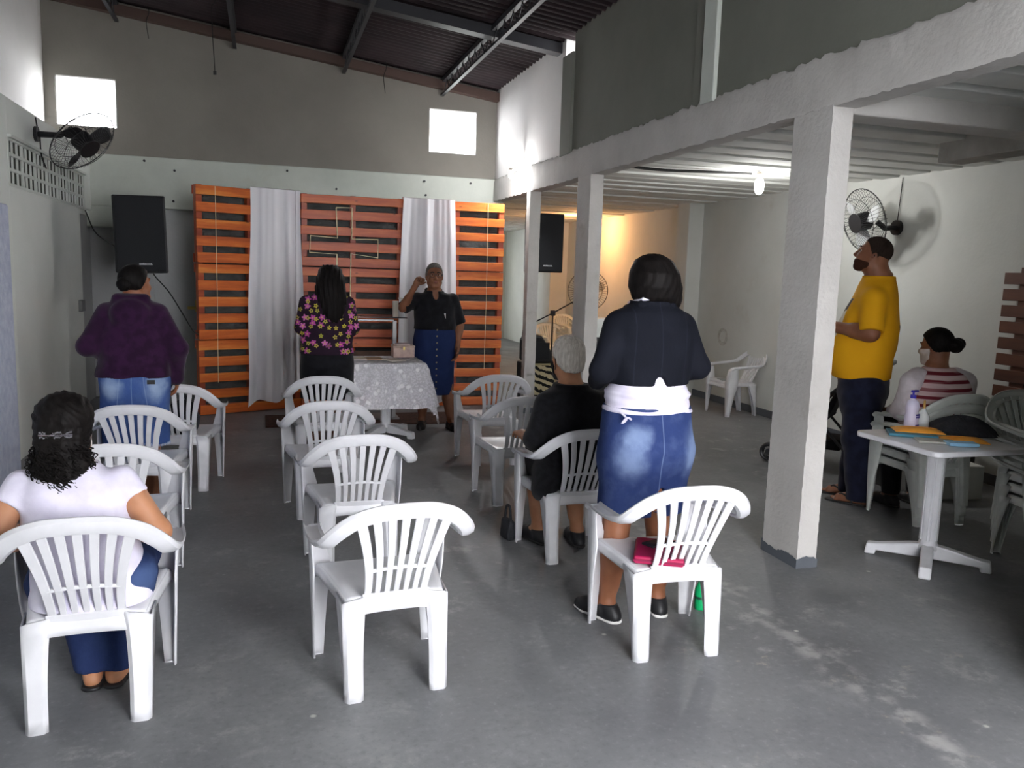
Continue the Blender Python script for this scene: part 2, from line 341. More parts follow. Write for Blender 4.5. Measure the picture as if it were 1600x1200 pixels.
def pillar(y0, y1, grey=True):
    rnd = random.Random(int(y0*10)); n = 110; vs = []
    pr = [(0, 0), (.06, 0), (.128, 0), (.128, (y1-y0)/2), (.128, y1-y0), (.06, y1-y0), (0, y1-y0), (0, (y1-y0)/2)]
    for i in range(n+1):
        z = 2.54*i/n
        for k, (x, y) in enumerate(pr):
            j = 0.0016 if k in (0, 2, 4, 6) else 0.001
            vs.append((XB+x+rnd.uniform(-j, j), y0+y+rnd.uniform(-j, j), z))
    m_ = 8; fs = [(i*m_+k, i*m_+(k+1) % m_, (i+1)*m_+(k+1) % m_, (i+1)*m_+k) for i in range(n) for k in range(m_)]+[tuple(range(m_)), tuple(range(n*m_, (n+1)*m_))]
    o = struct(MB().add(vs, fs).obj('pillar', M_pil, smooth='auto'))
    # painted grey foot with a ragged top edge
    g = MB(); cs = [(-.006, -.006), (.134, -.006), (.134, y1-y0+.006), (-.006, y1-y0+.006)]
    P = []; 
    for a, c in zip(cs, cs[1:]+cs[:1]):
        L = math.dist(a, c); q = int(L/.012)
        for t in range(q): P.append((a[0]+(c[0]-a[0])*t/q, a[1]+(c[1]-a[1])*t/q))
    N = len(P); g.add([(XB+p[0], y0+p[1], 0) for p in P]+[(XB+p[0], y0+p[1], 0.058+rnd.uniform(-.006, .006)+.010*math.sin(p[0]*31+p[1]*23)) for p in P], [(i, (i+1) % N, N+(i+1) % N, N+i) for i in range(N)])
    g.obj('painted_foot', M_base, o)
    return o
for y0, y1 in ((3.75, 4.08), (7.08, 7.40), (8.86, 8.98), (0.55, 0.85)): pillar(y0, y1)
b = MB(); b.span((XB+.13, 3.75, 2.49), (XA, 3.96, 2.64)); struct(b.obj('beam', M_pil, bevel=0.012))
b = MB(); b.span((4.62, 3.96, 2.48), (4.84, 4.86, 2.64)); struct(b.obj('beam', plaster('raw_beam', lin((150, 148, 142)), lin((180, 178, 172)), lin((130, 127, 120)), 3), bevel=0.008))
# aisle slab ceiling: grey joists with white filler planks between
b = MB().span((XB+.13, FRONT_Y, 2.665), (XA, 19.6, 2.80)); struct(b.obj('ceiling', M_joist))
b = MB(); y = FRONT_Y+.02; rnd = random.Random(5)
while y < 19.4:
    zz = 2.615+rnd.uniform(-.006, .006); b.span((XB+.13, y+rnd.uniform(-.012, .012), zz), (XA+.02, y+.255+rnd.uniform(-.012, .012), 2.68)); y += 0.362
struct(b.obj('ceiling_planks', M_plank, bevel=0.006, seg=1))
# right aisle wall and its far end
b = MB().span((XA, FRONT_Y, 0), (XA+.15, 19.7, 2.9)); struct(b.obj('wall_right', M_right))
b = MB().span((XA-.22, 10.03, 0), (XA+.02, 10.36, 2.66)); struct(b.obj('pilaster', M_right, bevel=0.01))
b = MB().span((XA-.35, 15.2, 0), (XA+.02, 15.6, 2.66)); struct(b.obj('pilaster', M_right, bevel=0.01))
b = MB(); b.span((XB, 19.5, 0), (3.1, 19.65, 2.8)); b.span((4.0, 19.5, 0), (XA+.1, 19.65, 2.8)); b.span((3.1, 19.5, 0), (4.0, 19.65, .95)); b.span((3.1, 19.5, 2.15), (4.0, 19.65, 2.8)); b.span((XB-.02, 10.6, 0), (XB+.12, 19.5, 2.8)); struct(b.obj('wall_aisle_end', M_low))  # end wall, with the hole for the added daylight opening
b = MB().span((XA-.018, FRONT_Y, 0), (XA, 10.03, 0.085)); struct(b.obj('baseboard_right', M_base))
# entrance side behind the camera: doorway open to the street, added light opening above

b = MB(); yy = (FRONT_Y-.15, FRONT_Y)
b.span((XLU-.15, yy[0], 0), (DOOR_X0, yy[1], FILL_WZ[0])); b.span((DOOR_X1, yy[0], 0), (XA+.15, yy[1], FILL_WZ[0])); b.span((DOOR_X0, yy[0], DOOR_H), (DOOR_X1, yy[1], FILL_WZ[0])); b.span((XLU-.15, yy[0], FILL_WZ[1]), (XA+.15, yy[1], 5))
for a, c in ((XLU-.15, FILL_WINS[0][0]), (FILL_WINS[0][1], XA+.15)): b.span((a, yy[0], FILL_WZ[0]), (c, yy[1], FILL_WZ[1]))
struct(b.obj('wall_front', M_low))
struct(MB().span((2.92, FRONT_Y, 0), (3.05, 2.22, 2.6)).obj('wall_added_shade', M_pil))  # unseen partition, added to shade the floor at the right edge
# roof: corrugated sheet, ribs running down the slope
def corr(u, v):
    x = -2.6+u*5.75; y = -0.7+v*11.45; return (x, y, roof_z(x)+0.05+0.018*math.sin(y*2*PI/0.115))
b = MB(); NY = 800
vs = []; 
for j in range(NY+1):
    y = -0.7+11.45*j/NY; h = 0.018*math.sin(y*2*PI/0.115)
    for x in (-2.6, 3.15): vs.append((x, y, roof_z(x)+0.06+h))
b.add(vs, [(2*j, 2*j+1, 2*j+3, 2*j+2) for j in range(NY)]); struct(b.obj('ceiling_roof', M_roof, solid=0.006))
def truss(x):
    b = MB(); z = roof_z(x)
    b.span((x-.025, -.4, z-.02), (x+.025, 10.5, z+.03)); b.span((x-.02, -.4, z-.17), (x+.02, 10.5, z-.145))
    y = -.3; k = 0
    while y < 10.3:
        b.tube([(x, y, z-.15), (x, y+.14, z-.02)] if k % 2 == 0 else [(x, y, z-.02), (x, y+.14, z-.15)], 0.006, 5); y += .14; k += 1
    return struct(b.obj('roof_purlin', M_steel))
for x in (2.17, 0.95, -0.3, -1.55): truss(x)
b = MB(); b.add([(XLU, 8.06, roof_z(XLU)-.1), (3.0, 8.06, roof_z(3.0)-.06), (3.0, 8.2, roof_z(3.0)-.06), (XLU, 8.2, roof_z(XLU)-.1), (XLU, 8.06, roof_z(XLU)-.0), (3.0, 8.06, roof_z(3.0)+.04), (3.0, 8.2, roof_z(3.0)+.04), (XLU, 8.2, roof_z(XLU)-.0)], [(0, 1, 2, 3), (4, 7, 6, 5), (0, 4, 5, 1), (1, 5, 6, 2), (2, 6, 7, 3), (3, 7, 4, 0)]); struct(b.obj('roof_rafter', M_steel))
b = MB(); slab(b, XLU, 3.0, 0, 0, 0, 10.40, 10.47)
b = MB(); b.add([(XLU, 10.36, roof_z(XLU)-.10), (3, 10.36, roof_z(3.0)-.10), (3, 10.47, roof_z(3.0)-.10), (XLU, 10.47, roof_z(XLU)-.10), (XLU, 10.36, roof_z(XLU)+.0), (3, 10.36, roof_z(3.0)+.0), (3, 10.47, roof_z(3.0)), (XLU, 10.47, roof_z(XLU))], [(0, 1, 2, 3), (4, 7, 6, 5), (0, 4, 5, 1), (1, 5, 6, 2), (2, 6, 7, 3), (3, 7, 4, 0)]); struct(b.obj('roof_wall_plate', mat('rusty_plate', (0.09, 0.055, 0.045), 0.7)))
# ------------------------------------------------------------------ pallet backdrop
def wood_mat(name, tone):
    n = NT(name, 0.42, 0.45)
    oi = n.nt.nodes.new('ShaderNodeObjectInfo').outputs['Random']
    off = n.vmath('ADD', n.vmath('MULTIPLY', n.co, (1.0, 1.0, 9.0)), n.comb(n.math('MULTIPLY', oi, 31.0), 0.0, 0.0))
    grain = n.noise(3.0, off, 8, 0.65)
    board = n.noise(1.0, n.vmath('MULTIPLY', n.co, (0.25, 0.25, 5.0)), 2)
    c = n.ramp(n.math('ADD', n.math('MULTIPLY', grain, 0.45), n.math('MULTIPLY', n.math('ADD', n.math('MULTIPLY', n.math('SUBTRACT', board, 0.5), 1.9), 0.5), 0.55)), tone)
    kn = n.vor(4.0, n.vmath('MULTIPLY', n.co, (1.0, 1.0, 2.2))).outputs['Distance']
    c = n.mix(n.math('MULTIPLY', n.step(kn, 0.13, 0.05), 0.75), c, lin((70, 25, 10)))
    n.color(c).bump(grain, 0.15, 0.006); return n.m
WO = wood_mat('varnished_orange_pine', [(0.28, lin((156, 64, 24))), (0.5, lin((210, 104, 38))), (0.72, lin((238, 156, 68)))])
WR = wood_mat('varnished_red_pine', [(0.28, lin((146, 58, 26))), (0.5, lin((196, 88, 38))), (0.72, lin((228, 128, 58)))])
WS = wood_mat('varnished_stringer', [(0.30, lin((126, 48, 26))), (0.5, lin((158, 66, 34))), (0.70, lin((176, 86, 44)))])
PW, PH, PD = 1.14, 0.80, 0.12
def make_pallet(M, seed, label):
    rnd = random.Random(seed); t = thing('pallet', label, 'pallet', group='pallets of the backdrop wall')
    b = MB()
    for k in range(5):
        z = 0.055+k*(PH-.11)/4
        b.box((PW/2+rnd.uniform(-.004, .004), -.009, z), (PW, .018, .098+rnd.uniform(-.008, .006)), Matrix.Rotation(rnd.uniform(-.004, .004), 4, 'Y'))
    plabel(b.obj('deck_boards', M, t, bevel=.003, seg=1), 'row of horizontal varnished boards')
    for x in (0.035, PW/2, PW-.035): MB().box((x, PD/2-.02, PH/2), (.062, PD-.04, PH-.004)).obj('stringer', WS, t, bevel=.003, seg=1)
    for z in (.05, PH-.05): MB().box((PW/2, PD-.012, z), (PW, .018, .09)).obj('back_board', WS, t)
    return t
cols = [((-0.665, 9.10), R(22), 'left'), ((0.40, 9.50), R(0), 'middle'), ((1.60, 9.48), R(-1), 'right')]
lv = ['at the floor', 'halfway up', 'at the top']
for ci, ((px, py), rz, nm) in enumerate(cols):
    for k in range(3):
        p = make_pallet([WO, WR, WO][ci] if not (ci == 1 and k == 0) else WR, ci*3+k, 'orange wooden pallet %s of the %s stack of the backdrop' % (lv[k], nm))
        p.location = (px+0.008*(k == 1), py, 0.004+k*(PH+0.004)); p.rotation_euler = (R(-.3), 0, rz+R([0, .4, -.3][k]))
def tarp_mat():
    n = NT('black_tarp', 0.42, 0.4); w = n.noise(7, n.vmath('MULTIPLY', n.co, (.7, 1, 1.6)), 6, 0.6)
    n.color(n.ramp(w, [(0.35, (0.050, 0.052, 0.050)), (0.7, (0.095, 0.098, 0.095))])).bump(w, 0.9, 0.04); return n.m
def tarp(u, v):
    x = -0.62+u*3.38; y0 = 9.30+ (x+.62)*.40 if x < 0.3 else 9.67
    return (x, y0+.008*math.sin(x*23+3*math.sin(v*9)), 0.02+v*2.40)
tag(MB().grid(tarp, 120, 60).obj('plastic_sheet', tarp_mat(), smooth=True, solid=.002), 'black plastic sheet stretched behind the pallet backdrop', 'sheet')
def sheer_mat():
    n = NT('sheer_white_fabric', 0.8, 0.1)
    wv = n.noise(220, detail=2)
    n.color(n.mix(wv, lin((240, 240, 247)), lin((250, 250, 254))))
    n.b.inputs['Transmission Weight'].default_value = 0.0
    nt = n.nt; tr = nt.nodes.new('ShaderNodeBsdfTransparent'); tl = nt.nodes.new('ShaderNodeBsdfTranslucent'); tl.inputs[0].default_value = (*lin((235, 235, 242)), 1)
    m1 = nt.nodes.new('ShaderNodeMixShader'); m1.inputs[0].default_value = 0.1; m2 = nt.nodes.new('ShaderNodeMixShader'); m2.inputs[0].default_value = 0.08
    out = [q for q in nt.nodes if q.type == 'OUTPUT_MATERIAL'][0]
    nt.links.new(n.b.outputs[0], m1.inputs[1]); nt.links.new(tl.outputs[0], m1.inputs[2]); nt.links.new(m1.outputs[0], m2.inputs[1]); nt.links.new(tr.outputs[0], m2.inputs[2]); nt.links.new(m2.outputs[0], out.inputs[0]); return n.m
M_sheer = sheer_mat()
def curtain(x0, x1, yfun, z0fun, zt, folds, label, seed, gather):
    rnd = random.Random(seed); ph = [rnd.uniform(0, 6.28) for _ in range(8)]
    def fn(u, v):
        z1 = zt; w = math.sin(v*PI); mid = (x0+x1)/2
        uu = u + .012*math.sin(6*u*PI+ph[0])*v
        sc = gather(v); x = mid+(uu-.5)*(x1-x0)*sc
        f = sum(a*math.sin(uu*2*PI*k+ph[i]+v*d) for i, (a, k, d) in enumerate(((.022, folds*.6, .8), (.012, folds*1.05, -1.6), (.004, folds*2.1, 1.5), (.012, 1.1, 2))))
        amp = .35+.75*min(1, v*1.6)
        z = z1+(z0fun(u)-z1)*v
        return (x, yfun(x)-.085-.03*v+f*amp, z)
    b = MB().grid(fn, 140, 60)
    # the part folded over the top edge of the pallets
    def top(u, v):
        a = fn(u, 0); return (a[0], a[1]+v*.20, a[2]+.006*math.sin(v*PI)+.004-(.25*max(0, v-.6)))
    b.grid(top, 140, 6)
    return tag(b.obj('curtain', M_sheer, smooth=True, fix=False), label, 'curtain', 'white curtains hung over the pallets')
curtain(-0.13, 0.39, lambda x: 9.16+(x+.60)*.40 if x < .34 else 9.50, lambda u: .06+.16*u+.05*math.sin(u*9), 2.425, 3.6, 'white sheer curtain hanging over the left seam of the pallet wall', 2, lambda v: 1.0+.18*v-.03*math.sin(v*9))
curtain(1.52, 2.12, lambda x: 9.46, lambda u: .08+.05*math.sin(u*8), 2.415, 4.2, 'white sheer curtain behind the woman in the black polo shirt', 5, lambda v: 1.0+.14*math.sin(v*PI*.8))
M_cord = mat('cream_cord', lin((244, 230, 188)), 0.6)
def XZ(x, z, y=9.462): return (x, y, z)
cx = [(0.78, 2.27), (0.955, 2.275), (0.955, 1.93), (1.25, 1.935), (1.25, 1.73), (0.945, 1.765), (0.935, 0.66), (.83, .64)]
cl = [(0.78, 2.27), (0.795, 1.935), (0.50, 1.95), (0.49, 1.765), (0.79, 1.755), (0.785, 0.66), (.83, .64)]
b = MB(); b.tube([XZ(*p) for p in cx], .0075, 6); b.tube([XZ(*p) for p in cl], .0075, 6)
tag(b.obj('cord_cross', M_cord), 'cream cord pinned to the pallets as the outline of a cross', 'decoration')
for x, y, z0, lb in ((-0.475, 9.15, .35, 'thin vertical string stretched down the left pallet stack'), (2.53, 9.43, .45, 'thin vertical string stretched down the right pallet stack')):
    tag(MB().tube([(x, y, 2.40), (x+.004, y-.004, 1.3), (x, y, z0)], .0028, 5).obj('string', M_cord), lb, 'string')
M_rug = mat('brown_rug', lin((58, 38, 30)), 0.95, lin((78, 50, 40)), 30, bump=.4, bscale=300)
tag(MB().span((0.0, 8.34, 0.0), (2.0, 9.0, 0.012)).obj('rug', M_rug, bevel=.004), 'dark brown rug on the floor before the pallet wall', 'rug')

# ------------------------------------------------------------------ white plastic armchair
M_plas = mat('white_plastic', lin((208, 208, 212)), 0.32, lin((218, 218, 222)), 6, spec=.5)
M_plas2 = mat('aged_white_plastic', lin((196, 200, 196)), 0.4, lin((210, 213, 208)), 6, spec=.45)
def chair_parts(t, M):
    # seat: dished pan with turned-down rim
    def seat(u, v):
        y = .045+v*.385; hw = .182+.061*v; s = (u-.5)*2
        ed = max(abs(s), abs(v-.5)*2); z = .392+.020*v-.014*(1-s*s)*math.sin(PI*min(1, v*1.05))
        if v > .86: z -= (v-.86)**2*1.6
        if v < .25: z -= (.25-v)*abs(s)**3*.05
        return (s*hw, y, z)
    b = MB().grid(seat, 20, 20)
    def skirt(side):
        def f(u, v):
            if side == 0: p = seat(1, u); d = (.006*v, 0, -.045*v)
            elif side == 1: p = seat(0, u); d = (-.006*v, 0, -.045*v)
            elif side == 2: p = seat(u, 1); d = (0, .012*v, -.05*v)
            else: p = seat(u, 0); d = (0, -.012*v, -.062*v)
            return (p[0]+d[0], p[1]+d[1], p[2]+d[2])
        return f
    for k in range(4): b.grid(skirt(k), 14, 3)
    b.obj('seat', M, t, smooth='auto', solid=.007)
    # arm rail, one band round the back and along both arms
    half = [((0, -.115, .752), (0, -.30, .95)), ((.10, -.108, .745), (.05, -.30, .94)), ((.182, -.084, .714), (.30, -.28, .87)), ((.237, -.044, .664), (.62, -.22, .65)), ((.266, .005, .620), (.88, -.12, .35)),
            ((.277, .08, .600), (1, 0, .08)), ((.279, .20, .590), (1, 0, 0)), ((.273, .31, .581), (1, 0, 0)), ((.265, .385, .574), (1, 0, 0)), ((.260, .418, .554), (1, 0, 0))]
    pr = cr([p for p, w in half], 6); wr = cr([w for p, w in half], 6)
    path = [(-x, y, z) for x, y, z in reversed(pr[1:])]+pr; wd = [(w[0], -w[1], -w[2]) for w in reversed(wr[1:])]+[(-w[0] if False else w[0], w[1], w[2]) for w in wr]
    wd = [Vector((-w[0], w[1], w[2])) for w in reversed(wr[1:])]+[Vector(w) for w in wr]
    # the width vector must stay on one side along the whole band: on the left half it points up and to the left
    prof = [(-.5, -.2), (-.36, .30), (0, .5), (.36, .30), (.5, -.2), (.47, -.5), (.36, -.02), (0, .16), (-.36, -.02), (-.47, -.5)]
    MB().sweep(path, wd, .066, .028, prof=prof).obj('arm_rail', M, t, smooth='auto')
    # back: fan of seven slats with a cross rib and a lower rail
    b = MB()
    def slat_pt(i, q):
        s = (i-3)/3.0; x = s*(.108+.052*q**1.5) - s*.006*math.sin(q*PI); zt = .748-.030*s*s; yt = -.108+.018*s*s
        z = .385+(zt-.385)*q; y = .052+(yt-.052)*q-.010*math.sin(q*PI)-.012*(1-s*s)*q*(1-q)
        return (x, y, z)
    for i in range(7):
        p = [slat_pt(i, q/14) for q in range(15)]; w = [(1, 0, 0)]*15
        b.sweep(p, w, [.020+.012*(q/14) + (.006 if i in (0, 6) else 0) for q in range(15)], .009)
    p = [slat_pt(i, .36) for i in np.linspace(0, 6, 13)]; b.sweep(p, [(0, 0, 1)]*13, .014, .007)
    p = [(x, .046-.004*(1-(x/.14)**2), .380) for x in np.linspace(-.128, .128, 11)]; b.sweep(p, [(0, -.2, 1)]*11, .046, .010)
    p = [(x, .042, .345+.006*(x/.13)**2) for x in np.linspace(-.128, .128, 11)]; b.sweep(p, [(0, 0, 1)]*11, .030, .010)
    b.obj('backrest', M, t, bevel=.002, seg=1)
    for s in (-1, 1):
        # rear leg: open channel, wide at the seat, narrower at the foot
        b = MB(); rows = []
        for q in range(9):
            a = q/8; z = .392*(1-a)+.0*a; xo = .202-.008*a; w = .086*(1-a)+.064*a-.006*math.sin(a*PI); y = .030*(1-a)-.004*a+.0; dpt = .085*(1-a)**1.6+.030
            xi = xo-w; rows.append([(xi+.010, y+dpt*.8, z), (xi, y+.012, z), (xi+.012, y, z), (xo-.012, y+.004*(1-a), z-.012*(1-a)), (xo, y+.014, z-.022*(1-a)), (xo+.006*(1-a), y+dpt, z-.010*(1-a))])
        vs = [(s*x, y, z) for r in rows for x, y, z in r]; b.add(vs, [(i*6+k, i*6+k+1, (i+1)*6+k+1, (i+1)*6+k) for i in range(8) for k in range(5)])
        b.obj('leg', M, t, solid=.007, smooth='auto')
        # front leg: tall L-shaped blade from the arm down to the foot
        b = MB(); rows = []
        for z, yb, yf, xo, w in ((.566, .335, .424, .272, .052), (.54, .330, .430, .272, .058), (.48, .325, .436, .270, .066), (.41, .318, .440, .266, .082), (.34, .333, .440, .264, .080), (.25, .362, .439, .260, .066), (.15, .378, .437, .256, .054), (.05, .392, .435, .252, .044), (0, .398, .434, .251, .040)):
            rows.append([(xo, yb, z), (xo+.003, (yb+yf)/2, z), (xo, yf-.008, z), (xo-.010, yf, z), (xo-w, yf+.002, z)])
        vs = [(s*x, y, z) for r in rows for x, y, z in r]; b.add(vs, [(i*5+k, i*5+k+1, (i+1)*5+k+1, (i+1)*5+k) for i in range(8) for k in range(4)])
        b.obj('leg', M, t, solid=.007, smooth='auto')
    return t
CH = [ # x, y (rear feet), rotation, label, group
 (0.470, 2.89, 4.8, 'empty white plastic armchair standing alone in the centre foreground, nearest the doorway'),
 (-0.590, 2.925, 2.5, 'white plastic armchair carrying the curly-haired woman in the white blouse'),
 (1.667, 2.915, -2.8, 'white plastic armchair with a magenta book lying on its seat'),
 (0.465, 4.13, 1.0, 'empty white plastic armchair second from the front in the middle row'),
 (0.385, 5.20, 1.5, 'empty white plastic armchair third from the front in the middle row'),
 (0.430, 6.40, 0.0, 'empty white plastic armchair nearest the table, behind the woman in the floral blouse'),
 (-0.740, 5.16, -2.0, 'empty white plastic armchair right behind the woman in the purple hoodie'),
 (-0.680, 4.07, 0.0, 'empty white plastic armchair between the curly-haired woman and the next chair ahead'),
 (-0.590, 6.02, -4.0, 'white plastic armchair with a black handbag hung on its back'),
 (1.845, 6.42, 0.0, 'empty white plastic armchair nearest the woman in the black polo shirt'),
 (1.705, 5.26, -1.0, 'empty white plastic armchair just ahead of the grey-haired woman'),
 (1.690, 4.10, 0.0, 'white plastic armchair under the grey-haired woman in black'),
 (5.640, 8.56, 90.0, 'white plastic armchair against the right wall with small things on its seat'),
]
chairs = []
proto = chair_parts(thing('plastic_armchair', CH[0][3], 'chair', (CH[0][0], CH[0][1], 0), R(CH[0][2]), 'white plastic armchairs in the hall'), M_plas)
for x, y, a, lb in CH[1:]: chairs.append(dup(proto, (x, y, 0), R(a), lb))
# stacks
proto2 = chair_parts(thing('plastic_armchair', 'lowest aged armchair in the stack the striped-shirt woman sits on', 'chair', (4.36, 4.25, 0), R(-3), 'stack of chairs the woman in the striped shirt sits on'), M_plas2)
for k, lb in ((1, 'middle aged armchair in the stack the striped-shirt woman sits on'), (2, 'topmost aged armchair in the stack the striped-shirt woman sits on')):
    dup(proto2, (4.36, 4.25-.010*k, .068*k), R(-3), lb)
for k, lb in enumerate(('lowest aged armchair of the stack at the right edge, beyond the white table', 'second armchair up in the stack at the right edge', 'third armchair up in the stack at the right edge', 'topmost armchair of the stack at the right edge')):
    dup(proto2, (4.43+.003*k, 3.70+.012*k, .068*k), R(168), lb, 'stack of aged white chairs at the right edge')
dup(proto2, (4.72, 13.3, 0), R(185), 'plastic armchair deep in the aisle under the orange light, beside the microphone stand', 'chairs at the far end of the aisle')
for k, lb in enumerate(('lowest chair of the stack by the standing fan', 'second chair of the stack by the standing fan', 'topmost chair of the stack by the standing fan')):
    dup(proto2, (5.15, 13.7, .07*k), R(200), lb, 'stacked chairs at the far end of the aisle')

# ------------------------------------------------------------------ tables
def ptable(t, s=1.0):
    w, h = .64*s, .735
    b = MB(); r = .05; P = []
    for cxx, cyy, a0 in ((1, 1, 0), (-1, 1, 90), (-1, -1, 180), (1, -1, 270)):
        for k in range(7): a = R(a0+15*k); P.append((cxx*(w/2-r)+r*math.cos(a), cyy*(w/2-r)+r*math.sin(a)))
    b.prism(P, h-.032, h); b.obj('tabletop', M_plas, t, bevel=.008, seg=3)
    b = MB(); n = 16
    prof = [(.062, .085), (.062, .10), (.050, .12), (.047, .14), (.050, .66), (.058, .69), (.085, .704)]
    b.lathe(prof, 8); 
    for k in range(8):
        a = 2*PI*(k+.5)/8; b.box((0, 0, 0), (.006, .022, .52), Matrix.Translation((.0465*math.cos(a), .0465*math.sin(a), .40)) @ Matrix.Rotation(a, 4, 'Z'))
    b.obj('post', M_plas, t, smooth='auto')
    for k in range(4):
        M = Matrix.Rotation(R(45+90*k), 4, 'Z'); b = MB()
        b.prism([(.03, .030), (.03, .115), (.10, .105), (.27, .070), (.325, .066), (.335, .0), (.275, .0), (.272, .026)], -.032, .032, axis=1, M=M)
        b.obj('foot', M_plas, t, bevel=.010, seg=3)
    return t
T1 = ptable(thing('plastic_table', 'square white plastic pedestal table with bottles and envelopes beside the pillar', 'table', (3.70, 3.68, 0), R(1), 'white plastic pedestal tables'))
T2 = dup(T1, (1.12, 7.82, 0), R(0), 'white plastic pedestal table under the lace cloth before the pallets')
for c in [q for q in COL.objects if q.parent == T1 and q.name.startswith('foot')]: pass
T1.rotation_euler = (0, 0, R(0))
# lace cloth over the front table
def lace_mat():
    n = NT('white_lace', 0.85, 0.1); nt = n.nt
    fl = n.vor(14.0).outputs['Distance']; th = n.vor(60.0).outputs['Distance']; big = n.noise(6.0, detail=3)
    flower = n.step(n.math('ADD', fl, n.math('MULTIPLY', big, .5)), .62, .50)
    holes = n.step(th, .42, .55)
    a = n.math('MAXIMUM', flower, n.math('SUBTRACT', .97, n.math('MULTIPLY', holes, .18)))
    n.color(n.mix(flower, lin((226, 224, 230)), lin((250, 249, 252)))).bump(flower, .4, .004)
    tr = nt.nodes.new('ShaderNodeBsdfTransparent'); mx = nt.nodes.new('ShaderNodeMixShader'); out = [q for q in nt.nodes if q.type == 'OUTPUT_MATERIAL'][0]
    nt.links.new(a, mx.inputs[0]); nt.links.new(tr.outputs[0], mx.inputs[1]); nt.links.new(n.b.outputs[0], mx.inputs[2]); nt.links.new(mx.outputs[0], out.inputs[0]); return n.m
def cloth(u, v):
    # square cloth wider than the table: falls outside the top, corners hang lowest
    s, t = (u-.5)*2, (v-.5)*2; L = .745; x, y = s*L, t*L; h = .332; z = .742
    ox, oy = max(0, abs(x)-h), max(0, abs(y)-h); d = math.hypot(ox, oy)
    if d > 0:
        ax = h*(1 if x > 0 else -1) if abs(x) > h else x; ay = h*(1 if y > 0 else -1) if abs(y) > h else y
        ang = math.atan2(y, x); fold = .020*math.sin(ang*13)*min(1, d/.2)+.012*math.sin(ang*29+1)*min(1, d/.2)
        out = .022+.20*d+fold
        dx, dy = (ox/d)*(1 if x > 0 else -1), (oy/d)*(1 if y > 0 else -1)
        rr = min(1, d/.05); X = ax+dx*(out*rr); Y = ay+dy*(out*rr); drop = max(0, d*.97)+(.012*math.sin(max(u, v)*160) if d > .44 else 0)
        return (X, Y, max(.03, z-drop+.012*math.exp(-d*40)-.012))
    return (x, y, z)
tag(MB().grid(cloth, 110, 110).obj('lace_tablecloth', lace_mat(), smooth=True), 'white lace cloth draped over the table before the pallets', 'tablecloth').location = (1.12, 7.82, 0)

# ------------------------------------------------------------------ lectern and things on the lace table
M_pink = mat('pale_pink_wood', lin((186, 160, 150)), .6, lin((204, 180, 168)), 20)
M_paper = mat('paper', lin((222, 214, 200)), .8)
M_kraft = mat('manila', lin((176, 150, 122)), .8, lin((192, 166, 136)), 12)
M_glass = mat('clear_plastic', (0.92, 0.95, 0.95), .12, spec=.5, alpha=.35)
b = thing('keepsake_box', 'pale pink wooden box on the right end of the lace table', 'box', (1.31, 8.00, .748)); b.scale = (.88, .88, .88)
o = MB().box((0, 0, .055), (.24, .17, .11)).obj('body', M_pink, b, bevel=.006); MB().box((0, 0, .122), (.25, .18, .024)).obj('lid', M_pink, b, bevel=.006); MB().box((0, -.09, .105), (.02, .008, .035)).obj('clasp', M_brass, b)
tag(MB().box((0, 0, 0), (.14, .10, .012), Matrix.Rotation(.15, 4, 'Z')).add([(-.06, -.045, .006), (.06, -.045, .006), (.07, .05, .014), (-.06, .045, .012)], [(0, 1, 2, 3)]).obj('booklet', mat('pink_white_paper', lin((226, 206, 204)), .7), bevel=.002), 'folded pinkish booklet lying on the pale pink box', 'booklet').location = (1.30, 7.99, .873)
for x, y, a, lb, gm in ((1.00, 7.84, .10, 'open brown-covered booklet on the lace table, left of the pink box', M_kraft), (0.86, 7.86, -.1, 'pale sheet of paper by the floral blouse on the lace table', M_paper), (1.17, 7.70, .4, 'white card lying at the front edge of the lace table', M_paper)):
    tag(MB().box((0, 0, 0), (.16, .21, .010), Matrix.Rotation(a, 4, 'Z')).obj('booklet', gm, bevel=.002), lb, 'paper', 'papers on the lace table').location = (x, y, .752)
M_alu = mat('brushed_metal', lin((140, 140, 140)), .35, metal=.5)
L = thing('lectern', 'metal-framed lectern with a dark thin top standing behind the lace table', 'lectern', (1.02, 8.75, 0))
MB().box((0, 0, 1.10), (.86, .34, .010)).obj('top', mat('smoked_glass', (.05, .055, .06), .15), L)
MB().box((-.02, -.15, 1.072), (.62, .03, .022)).obj('frame_rail', M_alu, L, bevel=.004)
for x in (-.30, .30): MB().box((x, -.12, .535), (.045, .045, 1.07)).obj('post', M_alu, L, bevel=.004)
MB().box((0, .0, .55), (.66, .018, .36)).obj('panel', mat('dark_brown_board', lin((74, 50, 38)), .6, lin((94, 64, 48)), 8), L)
MB().box((0, 0, .015), (.72, .34, .03)).obj('base', M_alu, L, bevel=.006)
tag(MB().box((0, 0, .085), (.055, .05, .17)).obj('paper_holder', M_paper, bevel=.004), 'upright white card holder on the right side of the lectern', 'holder').location = (1.33, 8.64, 1.105)
s = thing('sanitizer_bottle', 'clear pump bottle on the lectern by the raised arm', 'bottle', (1.40, 8.66, 1.105))
MB().lathe([(.04, 0), (.045, .01), (.045, .11), (.018, .135), (.018, .15)], 16).obj('bottle', mat('milky_clear', lin((208, 208, 212)), .25, alpha=.85), s, smooth='auto')
MB().cyl((0, 0, .15), (0, 0, .185), .012).tube([(0, 0, .18), (0, 0, .20), (-.04, 0, .198)], .007).obj('pump', M_paper, s, smooth='auto')
M_tape = mat('wall_grey_paper', lin((150, 150, 150)), .8)

